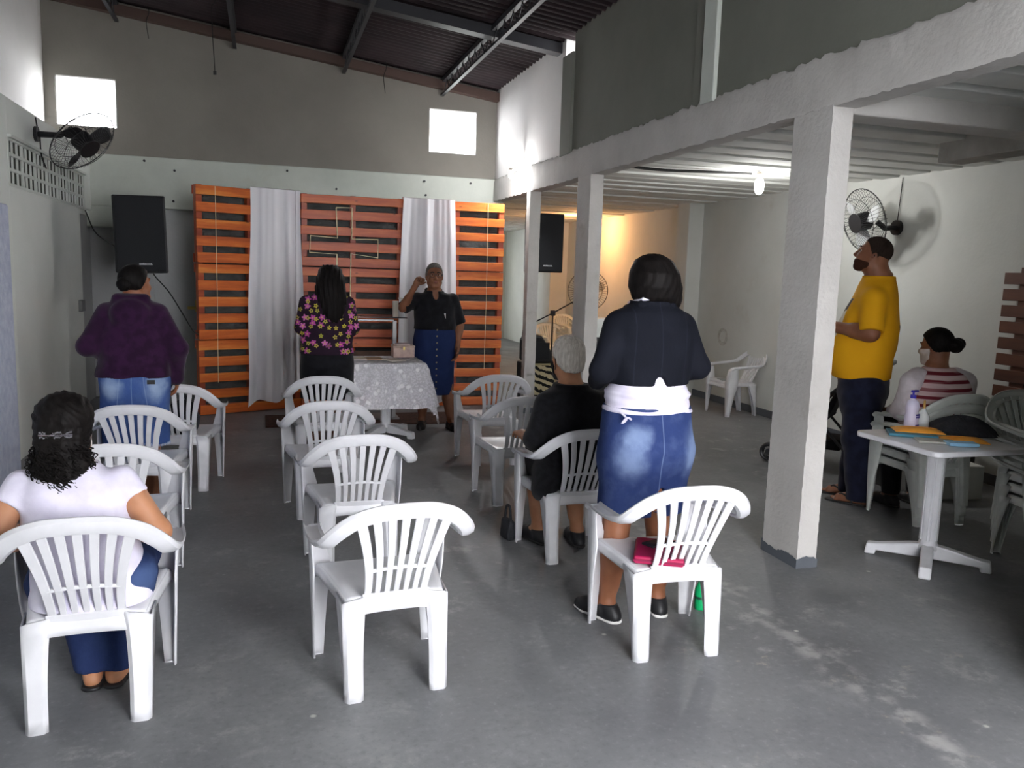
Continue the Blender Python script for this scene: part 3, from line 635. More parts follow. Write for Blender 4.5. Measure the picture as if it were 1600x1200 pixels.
# ------------------------------------------------------------------ loudspeakers
def speaker(loc, rz, label, tilt=0):
    t = thing('loudspeaker', label, 'speaker', loc, rz, 'black loudspeakers either side of the backdrop')
    h, w = .74, .47
    MB().prism([(-w/2, -.17), (w/2, -.17), (w/2, .02), (w*.33, .17), (-w*.33, .17), (-w/2, .02)], -h/2, h/2).obj('cabinet', M_black, t, bevel=.015, seg=3)
    n = NT('speaker_grille', .6, .3) if 'speaker_grille' not in MATS else None
    if n: n.color((.012, .013, .016)).bump(n.vor(260).outputs['Distance'], .6, .003)
    MB().box((0, -.176, .0), (w-.03, .016, h-.03)).obj('grille', MATS['speaker_grille'], t, bevel=.008)
    lg = MB(); rnd = random.Random(4); x = -.055
    M_logo = mat('silver_logo', lin((214, 216, 220)), .3)
    while x < .06: 
        hh = rnd.choice((.010, .013, .017)); lg.box((x+.035, -.187, -h/2+.085), (.007, .004, hh)); x += .0105
    lg.box((.035, -.187, -h/2+.0765), (.12, .004, .003)); lg.obj('logo', M_logo, t)
    b = MB(); b.span((-.05, .14, -.16), (.05, .20, .16)); b.span((-.02, .18, -.03), (.02, .42, .03)); b.obj('wall_bracket', M_black, t)
    return t
SP1 = speaker((-1.155, 8.85, 1.86), R(4), 'black loudspeaker mounted high in the left corner above the hooded woman'); SP1.rotation_euler = (R(-2), R(-1.5), R(6))
SP2 = speaker((3.45, 10.10, 2.00), R(-6), 'black loudspeaker mounted behind the slim pillar at the aisle end')
def cable(name, pts, lb, r=.007, n=10):
    return tag(MB().tube(cr(pts, n), r, 6).obj(name, M_wire, smooth=True), lb, 'cable', 'black cables along the walls')
cable('cable', [(-1.86, 10.02, 2.14), (-1.74, 9.9, 1.9), (-1.45, 9.4, 1.72), (-1.32, 9.0, 1.55)], 'black cable sagging from the vent blocks to the left loudspeaker')
cable('cable', [(-1.06, 8.92, 1.52), (-1.05, 8.98, 1.46), (-.93, 9.05, 1.30), (-.80, 9.06, 1.07), (-.72, 9.08, 0.92), (-.655, 9.09, 0.86)], 'black cable dropping from the left loudspeaker to the pallets')
cable('cable', [(3.25, 10.2, 1.66), (3.24, 10.1, 1.2), (3.18, 10.0, .7), (3.12, 9.75, .40)], 'black cable hanging from the right loudspeaker towards the zebra box')
cable('cable', [(-1.86, 8.1, 2.80), (-1.85, 8.1, 2.72), (-1.845, 8.15, 2.66), (-1.85, 8.2, 2.50), (-1.85, 8.35, 2.40)], 'black wire running down the wall behind the left fan', .006)
cable('conduit', [(3.05, 6.95, 2.60), (3.5, 6.95, 2.585), (4.0, 6.92, 2.595), (4.40, 6.88, 2.60)], 'black wire bundle under the slab leading to the hanging bulb', .014)
for x, y, z0, z1, e, lb in ((-1.205, 10.30, 4.42, 4.07, 0, 'thin wire dangling from the roof above the left window'), (-.40, 8.0, 4.32, 3.30, 1, 'long thin wire with a lamp holder dangling from the roof'), (1.43, 10.30, 4.10, 3.72, 0, 'thin wire dangling from the roof near the right window')):
    b = MB().tube(cr([(x, y, z0), (x+.01, y, (z0+z1)/2+.1), (x-.02, y, (z0+z1)/2), (x, y, z1)], 6), .004, 5)
    if e: b.cyl((x, y, z1), (x, y, z1-.03), .014)
    tag(b.obj('hanging_wire', M_wire), lb, 'wire', 'wires dangling from the roof')

# ------------------------------------------------------------------ lamps
def bulb(loc, label, col, watts, rad, length, size):
    t = thing('light_bulb', label, 'lamp', loc, 0, 'lit bulbs')
    MB().lathe([(.03, 0), (.032, -.02), (.022, -.03), (.02, -.055)], 14).obj('socket', M_paper, t, smooth='auto')
    me = mat('bulb_glow_%d' % int(watts*10), col, emit=size)
    MB().lathe([(.018, -.055), (rad*.8, -.075), (rad, -.055-length*.4), (rad*.92, -.055-length*.75), (rad*.5, -.055-length*.95), (.003, -.055-length)], 16).obj('bulb', me, t, smooth=True)
    l = bpy.data.lights.new('bulb_light', 'POINT'); l.energy = watts; l.color = col; l.shadow_soft_size = rad
    o = bpy.data.objects.new('bulb_light', l); COL.objects.link(o); o.location = (loc[0], loc[1], loc[2]-.055-length-rad-.02)
    return t
bulb((4.44, 6.80, 2.61), 'bright white bulb hanging from the aisle slab by the middle pillars', (1, .99, .96), 9.5, .045, .15, 30)
B2 = bulb((2.74, 9.22, 2.80), 'small bright bulb at the beam above the slim pillar', (1, 1, 1), 13, .03, .06, 40)
MB().tube([(0, 0, -.01), (.06, 0, .005), (.125, 0, -.03)], .012, 8).obj('bracket', M_paper, B2, smooth=True)
bulb((5.12, 13.1, 2.60), 'warm orange bulb deep in the aisle behind the right loudspeaker', (1, .48, .18), 15, .045, .12, 30)

# ------------------------------------------------------------------ fans
M_guard = mat('dark_wire_guard', (.03, .03, .032), .4); M_fanw = mat('fan_white_plastic', lin((226, 228, 230)), .4)
def fan_head(t, rad, M_body, M_blade, ang):
    """axis along local +Y of a matrix M supplied by caller (blowing towards -Y)"""
    M = ang
    b = MB(); b.lathe([(.02, -.13), (.075, -.12), (.085, -.07), (.085, -.01), (.05, .02)], 18, M=M @ Matrix.Rotation(R(-90), 4, 'X')); b.obj('motor', M_body, t, smooth='auto')
    b = MB(); b.lathe([(.01, .10), (.045, .095), (.055, .06), (.055, .03)], 16, M=M @ Matrix.Rotation(R(90), 4, 'X')); b.obj('hub', M_body, t, smooth='auto')
    for k in range(3):
        a = R(20+120*k)
        def bl(u, v):
            r = .05+u*(rad*.86-.05); w = (.25+.5*math.sin(PI*min(1, u*.85+.12)))*(v-.5); x = r*math.cos(w)*1; z = r*math.sin(w)*1.15
            y = -.06+.06*(v-.5)*(1-u*.3)
            return (x*math.cos(a)-z*math.sin(a), y, x*math.sin(a)+z*math.cos(a))
        MB().grid(bl, 12, 8, M=M).obj('blade', M_blade, t, smooth=True, solid=.004)
    b = MB(); 
    b.ring((0, -.045, 0), (0, 1, 0), rad, .005, 48, 6, M=M); b.ring((0, -.145, 0), (0, 1, 0), rad*.30, .003, 30, 5, M=M); b.ring((0, .035, 0), (0, 1, 0), rad*.30, .003, 30, 5, M=M); b.ring((0, -.115, 0), (0, 1, 0), rad*.72, .0025, 40, 5, M=M); b.ring((0, .01, 0), (0, 1, 0), rad*.72, .0025, 40, 5, M=M)
    for k in range(48):
        a = 2*PI*k/48; c, s_ = math.cos(a), math.sin(a)
        for ys in ((-.145, -.135, -.085, -.045), (.035, .028, -.005, -.045)):
            b.tube([(c*r_, y_, s_*r_) for r_, y_ in zip((rad*.30, rad*.55, rad*.9, rad), ys)], .0017, 4, False, M=M)
    b.obj('guard', M_guard, t)
    plate = MB().cyl((0, -.148, 0), (0, -.138, 0), rad*.30, None, 24, M=M).obj('badge', M_body, t, smooth='auto')
def orient(loc, fwd, up=(0, 0, 1)):
    y = -Vector(fwd).normalized(); x = y.cross(Vector(up)).normalized(); z = x.cross(y)
    return Matrix(((x.x, y.x, z.x, loc[0]), (x.y, y.y, z.y, loc[1]), (x.z, y.z, z.z, loc[2]), (0, 0, 0, 1)))
t = thing('wall_fan', 'black wall fan on the left wall above the vent blocks', 'fan', (XL, 8.10, 2.66), 0, 'wall fans')
fan_head(t, .30, M_black, M_black, orient((.36, -.10, -.02), (.72, -.42, -.74), (0, 1, .2)))
b = MB(); b.cyl((0, 0, 0), (.025, 0, 0), .065); b.tube([(0.02, 0, 0), (.20, -.03, 0), (.31, -.10, .05)], .026, 8); b.obj('wall_bracket', M_black, t, smooth='auto')
t = thing('wall_fan', 'wall fan with pale blades on the right wall above the man in yellow', 'fan', (XA, 6.42, 2.14), 0, 'wall fans')
fan_head(t, .30, M_black, M_fanw, orient((-.30, .05, .06), (-.97, .05, -.26)))
b = MB(); b.cyl((0, 0, 0), (-.03, 0, 0), .07); b.tube([(-.02, 0, 0), (-.13, .02, -.01), (-.20, .05, .05)], .026, 8); b.obj('wall_bracket', M_black, t, smooth='auto')
cable('cable', [(XA-.012, 6.40, 2.60), (XA-.012, 6.41, 2.4), (XA-.012, 6.42, 2.2)], 'thin wire from the slab down to the right wall fan', .004)
t = thing('pedestal_fan', 'tall standing fan with a thin brown guard deep in the aisle', 'fan', (4.47, 11.0, 0))
fan_head(t, .285, M_black, mat('fan_clear_blade', lin((176, 150, 120)), .3, alpha=.25), orient((0, 0, 1.39), (-.35, -1, 0)))
MB().cyl((0, .08, .03), (0, .08, 1.36), .016).obj('pole', M_black, t); MB().lathe([(.20, 0), (.20, .02), (.05, .045)], 24, (0, .08, 0)).obj('base', M_black, t, smooth='auto')

# ------------------------------------------------------------------ aisle corner: microphone stand, zebra box, monitor, storage box
t = thing('microphone_stand', 'black boom microphone stand beyond the slim pillar', 'stand', (3.50, 9.75, 0))
MB().cyl((0, 0, .1), (0, 0, 1.12), .011).obj('pole', M_black, t); MB().tube([(-.30, .05, .96), (0, 0, 1.12), (.36, -.06, 1.33)], .009, 8).obj('boom', M_black, t)
MB().box((0, 0, 1.12), (.06, .05, .07)).obj('clutch', M_black, t, bevel=.01); MB().cyl((.35, -.06, 1.325), (.43, -.075, 1.36), .012, .020).obj('microphone_clip', M_alu, t)
for k in range(3):
    a = R(90+120*k); MB().tube([(0, 0, .16), (.28*math.cos(a), .28*math.sin(a), .012)], .009, 6).obj('leg', M_black, t)
def zebra():
    n = NT('zebra_cloth', .8, .2); v = n.sep(n.co)
    w = n.math('SINE', n.math('ADD', n.math('MULTIPLY', n.math('ADD', v[2], n.math('MULTIPLY', v[0], .35)), 75), n.math('MULTIPLY', n.noise(9, detail=2), 9)))
    n.color(n.mix(n.step(w, -.15, .15), lin((196, 184, 150)), (.012, .012, .012))); return n.m
t = thing('amplifier', 'black amplifier box with zebra-striped front on the floor behind the slim pillar', 'amplifier', (3.17, 9.36, 0))
MB().box((0, 0, .27), (.40, .32, .54)).obj('cabinet', M_black, t, bevel=.012); MB().box((0, -.165, .27), (.36, .014, .50)).obj('front_cloth', zebra(), t)
b = MB(); 
for sx in (-.19, .19): b.box((sx, -.17, .27), (.022, .022, .54))
b.box((0, -.17, .53), (.40, .022, .022)); b.obj('trim_strip', mat('gold_trim', lin((170, 158, 120)), .5), t)
t = thing('floor_monitor', 'black wedge stage monitor standing on the zebra-striped amplifier', 'speaker', (3.17, 9.40, .542))
MB().prism([(-.16, 0), (.16, 0), (.16, .12), (.02, .33), (-.10, .35), (-.16, .26)], -.18, .18, axis=1, M=Matrix.Rotation(0, 4, 'Z')).obj('cabinet', M_black, t, bevel=.03, seg=3)
MB().box((0, -.185, .15), (.22, .012, .2)).obj('grille', MATS['speaker_grille'], t)
t = thing('storage_box', 'pale box on a black stand half hidden behind the middle pillar', 'box', (3.47, 8.1, 0))
MB().box((0, 0, .48), (.30, .3, .96)).obj('stand', M_black, t, bevel=.01); MB().box((0, 0, 1.06), (.28, .28, .2)).obj('box', M_plas2, t, bevel=.01)
# ------------------------------------------------------------------ things on the right-hand table
TZ = .737
M_teal = mat('teal_cover', lin((36, 110, 132)), .5); M_orange = mat('orange_envelope', lin((226, 150, 40)), .6, lin((238, 166, 60)), 10); M_blue2 = mat('pale_blue_card', lin((140, 186, 214)), .5)
M_navy = mat('black_cloth', (.014, .015, .019), .9, (.022, .023, .028), 20, bump=.4, bscale=90)
def flat(name, loc, d, rz, m, lb, cat, grp=None, bev=.002):
    o = MB().box((0, 0, d[2]/2), d).obj(name, m, bevel=bev); o.location = loc; o.rotation_euler = (0, 0, rz); return tag(o, lb, cat, grp)
def envelope(loc, rz, lb, sx, sy):
    t = thing('envelope', lb, 'envelope', loc, rz, 'orange envelopes on the white table')
    b = MB()
    def top(u, v): return ((u-.5)*sx, (v-.5)*sy, .020*math.sin(u*PI)**.5*math.sin(v*PI)**.5+.004)
    b.grid(top, 10, 10); b.box((0, 0, .002), (sx, sy, .004)); b.obj('pocket', M_orange, t, smooth='auto')
    MB().add([(-sx/2, sy/2, .006), (sx/2, sy/2, .006), (sx*.25, sy/2-.07, .026), (-sx*.25, sy/2-.07, .026)], [(0, 1, 2, 3)]).obj('flap', M_orange, t, solid=.002)
    return t
flat('folder', (3.62, 3.80, TZ), (.26, .17, .016), R(-35), M_teal, 'teal booklet under the left orange envelope on the white table', 'booklet')
envelope((3.68, 3.82, TZ+.018), R(-30), 'orange envelope lying on the teal booklet beside the pump bottle', .27, .14)
envelope((3.80, 3.60, TZ), R(-30), 'orange envelope next to the pale blue card at the front of the white table', .24, .13)
flat('card_pack', (3.68, 3.50, TZ), (.16, .08, .018), R(-20), M_blue2, 'pale blue card pack at the front corner of the white table', 'card')
flat('clear_tray', (3.60, 3.60, TZ), (.20, .12, .012), R(-30), mat('tray_clear', lin((196, 196, 186)), .2, alpha=.6), 'clear shallow tray between the two orange envelopes', 'tray')
s = thing('sanitizer_bottle', 'white pump bottle with a blue pump on the white table', 'bottle', (3.73, 3.93, TZ), R(20), 'bottles on the white table')
M_lilac = mat('milky_lilac', lin((206, 200, 222)), .3)
MB().lathe([(.036, 0), (.040, .008), (.040, .085), (.036, .11), (.038, .13), (.040, .15), (.034, .175), (.016, .19), (.015, .198)], 20).obj('bottle', M_lilac, s, smooth='auto')
MB().cyl((0, 0, .196), (0, 0, .216), .017).tube([(0, 0, .21), (0, 0, .235)], .006).box((.015, 0, .238), (.055, .02, .012)).obj('pump', mat('blue_pump', lin((50, 40, 150)), .35), s, smooth='auto')
b = MB(); rnd = random.Random(2)
for z in (.035, .085, .098):
    for k in range(5): 
        a = R(250+k*14); b.box((.0405*math.cos(a), .0405*math.sin(a), z), (.004, .007, .009), Matrix.Rotation(0, 4, 'Z'))
b.obj('printed_label', mat('label_ink', lin((70, 60, 130)), .5), s)
s = thing('spray_bottle', 'clear slim spray bottle with a golden neck beside the white pump bottle', 'bottle', (3.80, 3.91, TZ), 0, 'bottles on the white table')
MB().lathe([(.030, 0), (.034, .006), (.034, .09), (.014, .125), (.012, .135)], 18).obj('bottle', M_glass, s, smooth='auto')
MB().cyl((0, 0, .135), (0, 0, .185), .008, .006).obj('neck', mat('golden_pen', lin((190, 150, 80)), .4), s)
def blackcap(u, v):
    a = u*2*PI; r = .17*v; h = .085*max(0, 1-(v*1.02)**2.2)*(1+.18*math.sin(a*3+1))+.010+.012*math.sin(a*5)*v
    return (r*math.cos(a)*1.25, r*math.sin(a)*.75, max(.001, h*(1 if v < .999 else 0)))
o = MB().grid(blackcap, 40, 16).obj('folded_garment', M_navy, smooth=True); o.location = (3.97, 3.80, TZ); o.rotation_euler = (0, 0, R(-35)); tag(o, 'black folded garment heaped at the back of the white table', 'clothing')
# book etc on the chairs
t = thing('book', 'magenta zip-cover book lying on the seat of the armchair by the denim jacket woman', 'book', (1.64, 3.08, .400), R(-28))
M_mag = mat('magenta_cover', lin((158, 16, 70)), .45); MB().box((0, 0, .018), (.216, .276, .007)).obj('zip', mat('zip_dark_magenta', lin((120, 16, 58)), .5), t)
MB().box((0, 0, .018), (.21, .27, .034)).obj('cover', M_mag, t, bevel=.010, seg=3)
flat('phone', (1.66, 3.13, .436), (.07, .14, .009), R(-70), mat('dark_glass', (.03, .03, .035), .12), 'dark phone lying on the magenta book', 'phone')
s = thing('drink_bottle', 'small green bottle on the floor behind the front right armchair', 'bottle', (2.035, 3.37, 0))
MB().lathe([(.028, 0), (.031, .008), (.031, .10), (.014, .14), (.013, .15)], 18).obj('bottle', mat('green_pet', lin((20, 150, 90)), .2), s, smooth='auto'); MB().cyl((0, 0, .15), (0, 0, .168), .015).obj('cap', mat('green_cap', lin((10, 90, 60)), .4), s); MB().cyl((0, 0, .055), (0, 0, .068), .0316).obj('label_band', mat('dark_green', lin((16, 60, 44)), .5), s)
flat('tablet', (5.36, 8.58, .408), (.16, .22, .008), R(80), mat('grey_leaflet', lin((150, 154, 150)), .5), 'flat grey leaflet on the seat of the armchair by the right wall', 'leaflet')
s = thing('small_bottle', 'small dark bottle standing on the seat of the armchair by the right wall', 'bottle', (5.40, 8.50, .402)); MB().lathe([(.03, 0), (.034, .01), (.034, .05), (.015, .065)], 14).obj('bottle', mat('dark_green_glass', lin((30, 44, 36)), .2), s, smooth='auto'); MB().cyl((0, 0, .065), (0, 0, .085), .024).obj('cap', M_black, s)
# handbag on the chair beside the hooded woman
hb = thing('handbag', 'black handbag hanging by its strap on the armchair beside the purple hoodie', 'bag', (-.590, 6.02, 0), R(-4))
def bag(u, v):
    a = u*2*PI; z = .385+.26*v; w = .5+.5*math.sin(min(1, v*1.25)*PI*.5+.35); k = (1-abs(v-.5)*2)**.25 if 0 < v < 1 else 0
    return (.02+.135*math.cos(a)*k*(1-.25*v), .115+.055*math.sin(a)*k, z)
MB().grid(bag, 24, 12).obj('bag_body', M_navy, hb, smooth=True)
MB().sweep(cr([(-.07, .07, .60), (-.075, .0, .68), (-.08, -.085, .765), (-.085, -.14, .79), (-.09, -.145, .73), (-.10, -.10, .58)], 5), [(1, 0, 0)]*26, .03, .006).obj('strap', M_navy, hb)
b = MB().tube(cr([(.08, .07, .60), (.06, .0, .68), (.02, -.085, .775), (.0, -.14, .79), (-.02, -.145, .74), (-.04, -.10, .60)], 5), .010, 6).obj('handle', M_navy, hb, smooth=True)
# handbag strap by the grey-haired woman's chair
t = thing('shoulder_bag', 'small dark bag on the floor by the grey-haired woman, left of her chair', 'bag', (1.405, 4.58, 0), R(10))
MB().prism([(-.03, 0), (.03, 0), (.028, .12), (-.02, .13)], -.06, .06, axis=1).obj('bag_body', M_navy, t, bevel=.02, seg=3); MB().tube(cr([(0, -.04, .12), (0, -.02, .20), (0, .02, .20), (0, .04, .12)], 6), .008, 6).obj('strap', M_navy, t, smooth=True)

# ------------------------------------------------------------------ right wall: pallet, stain, block, stroller
M_brown = wood_mat('brown_stained_pine', [(0.30, lin((70, 38, 24))), (0.5, lin((92, 52, 34))), (0.70, lin((112, 66, 44)))])
t = thing('pallet', 'dark brown wooden pallet leaning against the right wall at the right edge', 'pallet', (XA-.05, 5.12, .60), R(-90), None)
b = MB()
for k in range(9): b.box((.45, -.012, .06+k*.128), (.92, .022, .092))
b.obj('deck_boards', M_brown, t, bevel=.003, seg=1)
for x in (.18, .72): MB().box((x, .018, .58), (.13, .035, 1.18)).obj('stringer', M_brown, t, bevel=.003, seg=1)
st = MB(); rnd = random.Random(8)
for r_ in (.095, .078, .11): 
    st.ring((0, 0, 0), (1, 0, 0), r_, .006, 40, 5)
tag(st.obj('wreath_mark', mat('wreath_smudge', lin((178, 175, 168)), .9, lin((200, 198, 192)), 30)), 'faint round wreath trace on the right wall above the lone armchair', 'mark').location = (XA-.002, 9.35, .87)
b = MB().box((0, 0, .13), (.40, .19, .26)).obj('concrete_block', M_right, bevel=.012, seg=3); b.location = (5.05, 4.86, 0); b.rotation_euler = (0, 0, R(-10)); tag(b, 'low white-painted concrete block on the floor under the white table', 'block')
flat('low_bench', (5.15, 5.25, .30), (.95, .22, .04), R(-2), mat('dark_bench', (.05, .048, .045), .7), 'dark low board bench along the right wall behind the chair stack', 'bench')
for o_ in (o_ for o_ in [bpy.data.objects['low_bench']]):
    for x in (-.4, .4): MB().box((x, 0, -.15), (.04, .18, .30)).obj('leg', MATS['dark_bench'], o_)
ST = thing('stroller', 'black and grey baby stroller behind the white pillar and the man in yellow', 'stroller', (4.77, 6.10, 0), R(42))
M_frame = mat('stroller_frame', (.05, .052, .055), .4); M_sgrey = mat('stroller_grey', lin((140, 142, 144)), .8)
b = MB()
for x in (-.24, .24):
    b.tube(cr([(x, .36, .10), (x, .10, .42), (x, -.25, .78), (x*.98, -.50, .92)], 6), .013, 8); b.tube([(x, -.34, .09), (x, -.05, .40), (x, .12, .60)], .012, 8)
b.tube(cr([(-.235, -.50, .92), (-.20, -.55, .94), (0, -.57, .945), (.20, -.55, .94), (.235, -.50, .92)], 6), .017, 8); b.tube([(-.24, -.34, .09), (.24, -.34, .09)], .010, 6); b.tube([(-.24, .36, .12), (.24, .36, .12)], .010, 6)
b.obj('frame', M_frame, ST, smooth='auto')
for x in (-.25, .25):
    for y in (-.34, .36):
        w = MB(); 
        for dx in (-.022, .022): w.ring((x+dx, y, .085), (1, 0, 0), .066, .017, 24, 8)
        w.cyl((x-.03, y, .085), (x+.03, y, .085), .03); w.obj('wheel', M_black, ST, smooth='auto')
b = MB().box((0, .06, .44), (.42, .34, .05)); b.box((0, 0, 0), (.42, .05, .46), Matrix.Translation((0, -.16, .64)) @ Matrix.Rotation(R(22), 4, 'X')); b.obj('seat', M_navy, ST, bevel=.02, seg=3)
def canopy(u, v):
    a = R(10+u*120); s = (v-.5)*2; return (s*.225*(1-.06*math.sin(u*PI)), -.14+.30*math.cos(a), .68+.24*math.sin(a)*(1-.35*s*s))
MB().grid(canopy, 14, 12).obj('canopy', M_sgrey, ST, smooth=True, solid=.01)
MB().box((0, -.05, .20), (.36, .36, .10)).obj('basket', M_navy, ST, bevel=.03, seg=3)
# nail holes and hooks on the band above the pallets
for x, z in ((-1.30, 2.75), (-.98, 2.66), (.28, 2.74), (-1.0, 2.31), (.86, 2.56), (1.95, 2.72), (1.97, 2.55), (2.55, 2.73)):
    o = MB().cyl((x, 10.40, z), (x, 10.425, z), .014, None, 8).obj('bolt', M_steel); tag(o, 'small dark bolt in the white beam above the pallet wall', 'bolt', 'bolts in the beam above the pallets')
# ------------------------------------------------------------------ people: smooth-union distance fields turned into one mesh
class Fld:
    def __init__(s, k=.03): s.p = []; s.k = k; s.cuts = []; s.post = []
    def rc(s, a, b, ra, rb=None, k=None, sub=False):
        a, b = np.array(a, float), np.array(b, float); rb = ra if rb is None else rb; r = max(ra, rb)
        def f(X, Y, Z):
            ba = b-a; L2 = ba@ba+1e-12
            t = np.clip(((X-a[0])*ba[0]+(Y-a[1])*ba[1]+(Z-a[2])*ba[2])/L2, 0, 1)
            return np.sqrt((X-a[0]-t*ba[0])**2+(Y-a[1]-t*ba[1])**2+(Z-a[2]-t*ba[2])**2)-(ra+(rb-ra)*t)
        s.p.append((f, np.minimum(a, b)-r, np.maximum(a, b)+r, s.k if k is None else k, sub)); return s
    def path(s, pts, rad, k=None):
        for i in range(len(pts)-1): s.rc(pts[i], pts[i+1], rad[i], rad[i+1], k)
        return s
    def el(s, c, r, Rm=None, k=None, sub=False):
        c, r = np.array(c, float), np.array(r, float); m = max(r)
        def f(X, Y, Z):
            x, y, z = X-c[0], Y-c[1], Z-c[2]
            if Rm is not None: x, y, z = [Rm[i][0]*x+Rm[i][1]*y+Rm[i][2]*z for i in range(3)]
            k0 = np.sqrt((x/r[0])**2+(y/r[1])**2+(z/r[2])**2)+1e-9; k1 = np.sqrt((x/r[0]**2)**2+(y/r[1]**2)**2+(z/r[2]**2)**2)+1e-9
            return k0*(k0-1)/k1
        s.p.append((f, c-m, c+m, s.k if k is None else k, sub)); return s
    def loft(s, T, p=2.3, grow=0.0, k=None, fold=None):
        """stack of superellipses: rows (z, rx, ry, cx, cy)"""
        T = np.array(sorted(T), float); mx = max(T[:, 1].max(), T[:, 2].max())+grow
        lo = np.array([(T[:, 3]-T[:, 1]).min()-grow, (T[:, 4]-T[:, 2]).min()-grow, T[0, 0]]); hi = np.array([(T[:, 3]+T[:, 1]).max()+grow, (T[:, 4]+T[:, 2]).max()+grow, T[-1, 0]])
        zs = np.linspace(T[0, 0], T[-1, 0], 200)
        def sm(col):
            v = np.interp(zs, T[:, 0], T[:, col]); w = np.ones(9)/9; return np.convolve(np.pad(v, 4, 'edge'), w, 'valid')
        C = [sm(i) for i in (1, 2, 3, 4)]
        def f(X, Y, Z):
            rx, ry, cx, cy = [np.interp(Z, zs, c) for c in C]; rx = rx+grow; ry = ry+grow
            q = (np.abs((X-cx)/rx)**p+np.abs((Y-cy)/ry)**p)**(1/p)
            d = (q-1)*np.minimum(rx, ry)
            if fold is not None: d = d+fold(X-cx, Y-cy, Z)
            return np.maximum(d, np.maximum(Z-T[-1, 0]-grow, T[0, 0]-Z-grow))
        s.p.append((f, lo, hi, s.k if k is None else k, False)); return s
    def cut(s, fn): s.cuts.append(fn); return s       # keep where fn <= 0
    def disp(s, fn): s.post.append(fn); return s      # added to the distance
    def mesh(s, h, lo=None, hi=None):
        lo = np.min([p[1] for p in s.p if not p[4]], 0)-.02 if lo is None else np.array(lo, float); hi = np.max([p[2] for p in s.p if not p[4]], 0)+.02 if hi is None else np.array(hi, float)
        n = np.ceil((hi-lo)/h).astype(int)+1
        ax = [lo[i]+h*np.arange(n[i]) for i in range(3)]; D = np.full(n, .08)
        for f, a, b, k, sub in s.p:
            pad = .03+k
            i0 = np.clip(np.floor((a-pad-lo)/h).astype(int), 0, n); i1 = np.clip(np.ceil((b+pad-lo)/h).astype(int)+1, 0, n)
            if np.any(i1 <= i0): continue
            sl = tuple(slice(i0[i], i1[i]) for i in range(3))
            X, Y, Z = ax[0][sl[0]][:, None, None], ax[1][sl[1]][None, :, None], ax[2][sl[2]][None, None, :]
            d = f(X, Y, Z); o = D[sl]
            if sub:
                d = -d; hh = np.maximum(k-np.abs(o-d), 0)/max(k, 1e-6); D[sl] = np.maximum(o, d)+hh*hh*k/4
            else:
                hh = np.maximum(k-np.abs(o-d), 0)/max(k, 1e-6); D[sl] = np.minimum(o, d)-hh*hh*k/4
        X, Y, Z = ax[0][:, None, None], ax[1][None, :, None], ax[2][None, None, :]
        for fn in s.post: D = D+fn(X, Y, Z)
        for fn in s.cuts: D = np.maximum(D, fn(X, Y, Z)+0*D)
        D[0] = np.maximum(D[0], h); D[-1] = np.maximum(D[-1], h); D[:, 0] = np.maximum(D[:, 0], h); D[:, -1] = np.maximum(D[:, -1], h); D[:, :, 0] = np.maximum(D[:, :, 0], h); D[:, :, -1] = np.maximum(D[:, :, -1], h)
        return nets(D, lo, h)
def nets(D, lo, h):
    n = np.array(D.shape); sg = D < 0; m = n-1
    acc = np.zeros((*m, 3)); cnt = np.zeros(m); edges = []
    for a in range(3):
        s0 = [slice(None)]*3; s1 = [slice(None)]*3; s0[a] = slice(0, -1); s1[a] = slice(1, None)
        A, B = sg[tuple(s0)], sg[tuple(s1)]; idx = np.argwhere(A != B)
        if len(idx) == 0: continue
        d0 = D[idx[:, 0], idx[:, 1], idx[:, 2]]; j = idx.copy(); j[:, a] += 1; d1 = D[j[:, 0], j[:, 1], j[:, 2]]
        pos = idx.astype(float); pos[:, a] += d0/(d0-d1); b, c = (a+1) % 3, (a+2) % 3
        ins = A[idx[:, 0], idx[:, 1], idx[:, 2]]
        ok = (idx[:, b] > 0) & (idx[:, c] > 0) & (idx[:, b] < n[b]-1) & (idx[:, c] < n[c]-1)
        for db in (0, -1):
            for dc in (0, -1):
                q = idx.copy(); q[:, b] += db; q[:, c] += dc; v = np.all((q >= 0) & (q < m), 1)
                np.add.at(acc, (q[v, 0], q[v, 1], q[v, 2]), pos[v]); np.add.at(cnt, (q[v, 0], q[v, 1], q[v, 2]), 1)
        edges.append((a, b, c, idx[ok], ins[ok]))
    cells = np.argwhere(cnt > 0); ids = -np.ones(m, int); ids[cells[:, 0], cells[:, 1], cells[:, 2]] = np.arange(len(cells))
    V = acc[cells[:, 0], cells[:, 1], cells[:, 2]]/cnt[cells[:, 0], cells[:, 1], cells[:, 2]][:, None]*h+lo
    F = []
    for a, b, c, idx, ins in edges:
        def g(db, dc):
            q = idx.copy(); q[:, b] += db; q[:, c] += dc; return ids[q[:, 0], q[:, 1], q[:, 2]]
        Q = np.stack([g(-1, -1), g(0, -1), g(0, 0), g(-1, 0)], 1); Q[~ins] = Q[~ins][:, ::-1]; F.append(Q)
    return V, np.concatenate(F)
def fmesh(name, parts, m, parent):
    vs, fs, o = [], [], 0
    for V, F in parts: vs.append(V); fs.append(F+o); o += len(V)
    V = np.concatenate(vs); F = np.concatenate(fs)
    me = bpy.data.meshes.new(name); me.from_pydata(V.tolist(), [], F.tolist()); me.update()
    for p in (m if isinstance(m, (list, tuple)) else [m]): me.materials.append(p)
    me.polygons.foreach_set('use_smooth', [True]*len(me.polygons))
    ob = bpy.data.objects.new(name, me); COL.objects.link(ob); ob.parent = parent; return ob
def rot3(pitch=0, roll=0, yaw=0):
    """columns = local axes; pitch>0 looks up, yaw>0 turns to the left"""
    return np.array(Matrix.Rotation(yaw, 3, 'Z') @ Matrix.Rotation(pitch, 3, 'X') @ Matrix.Rotation(roll, 3, 'Y'))
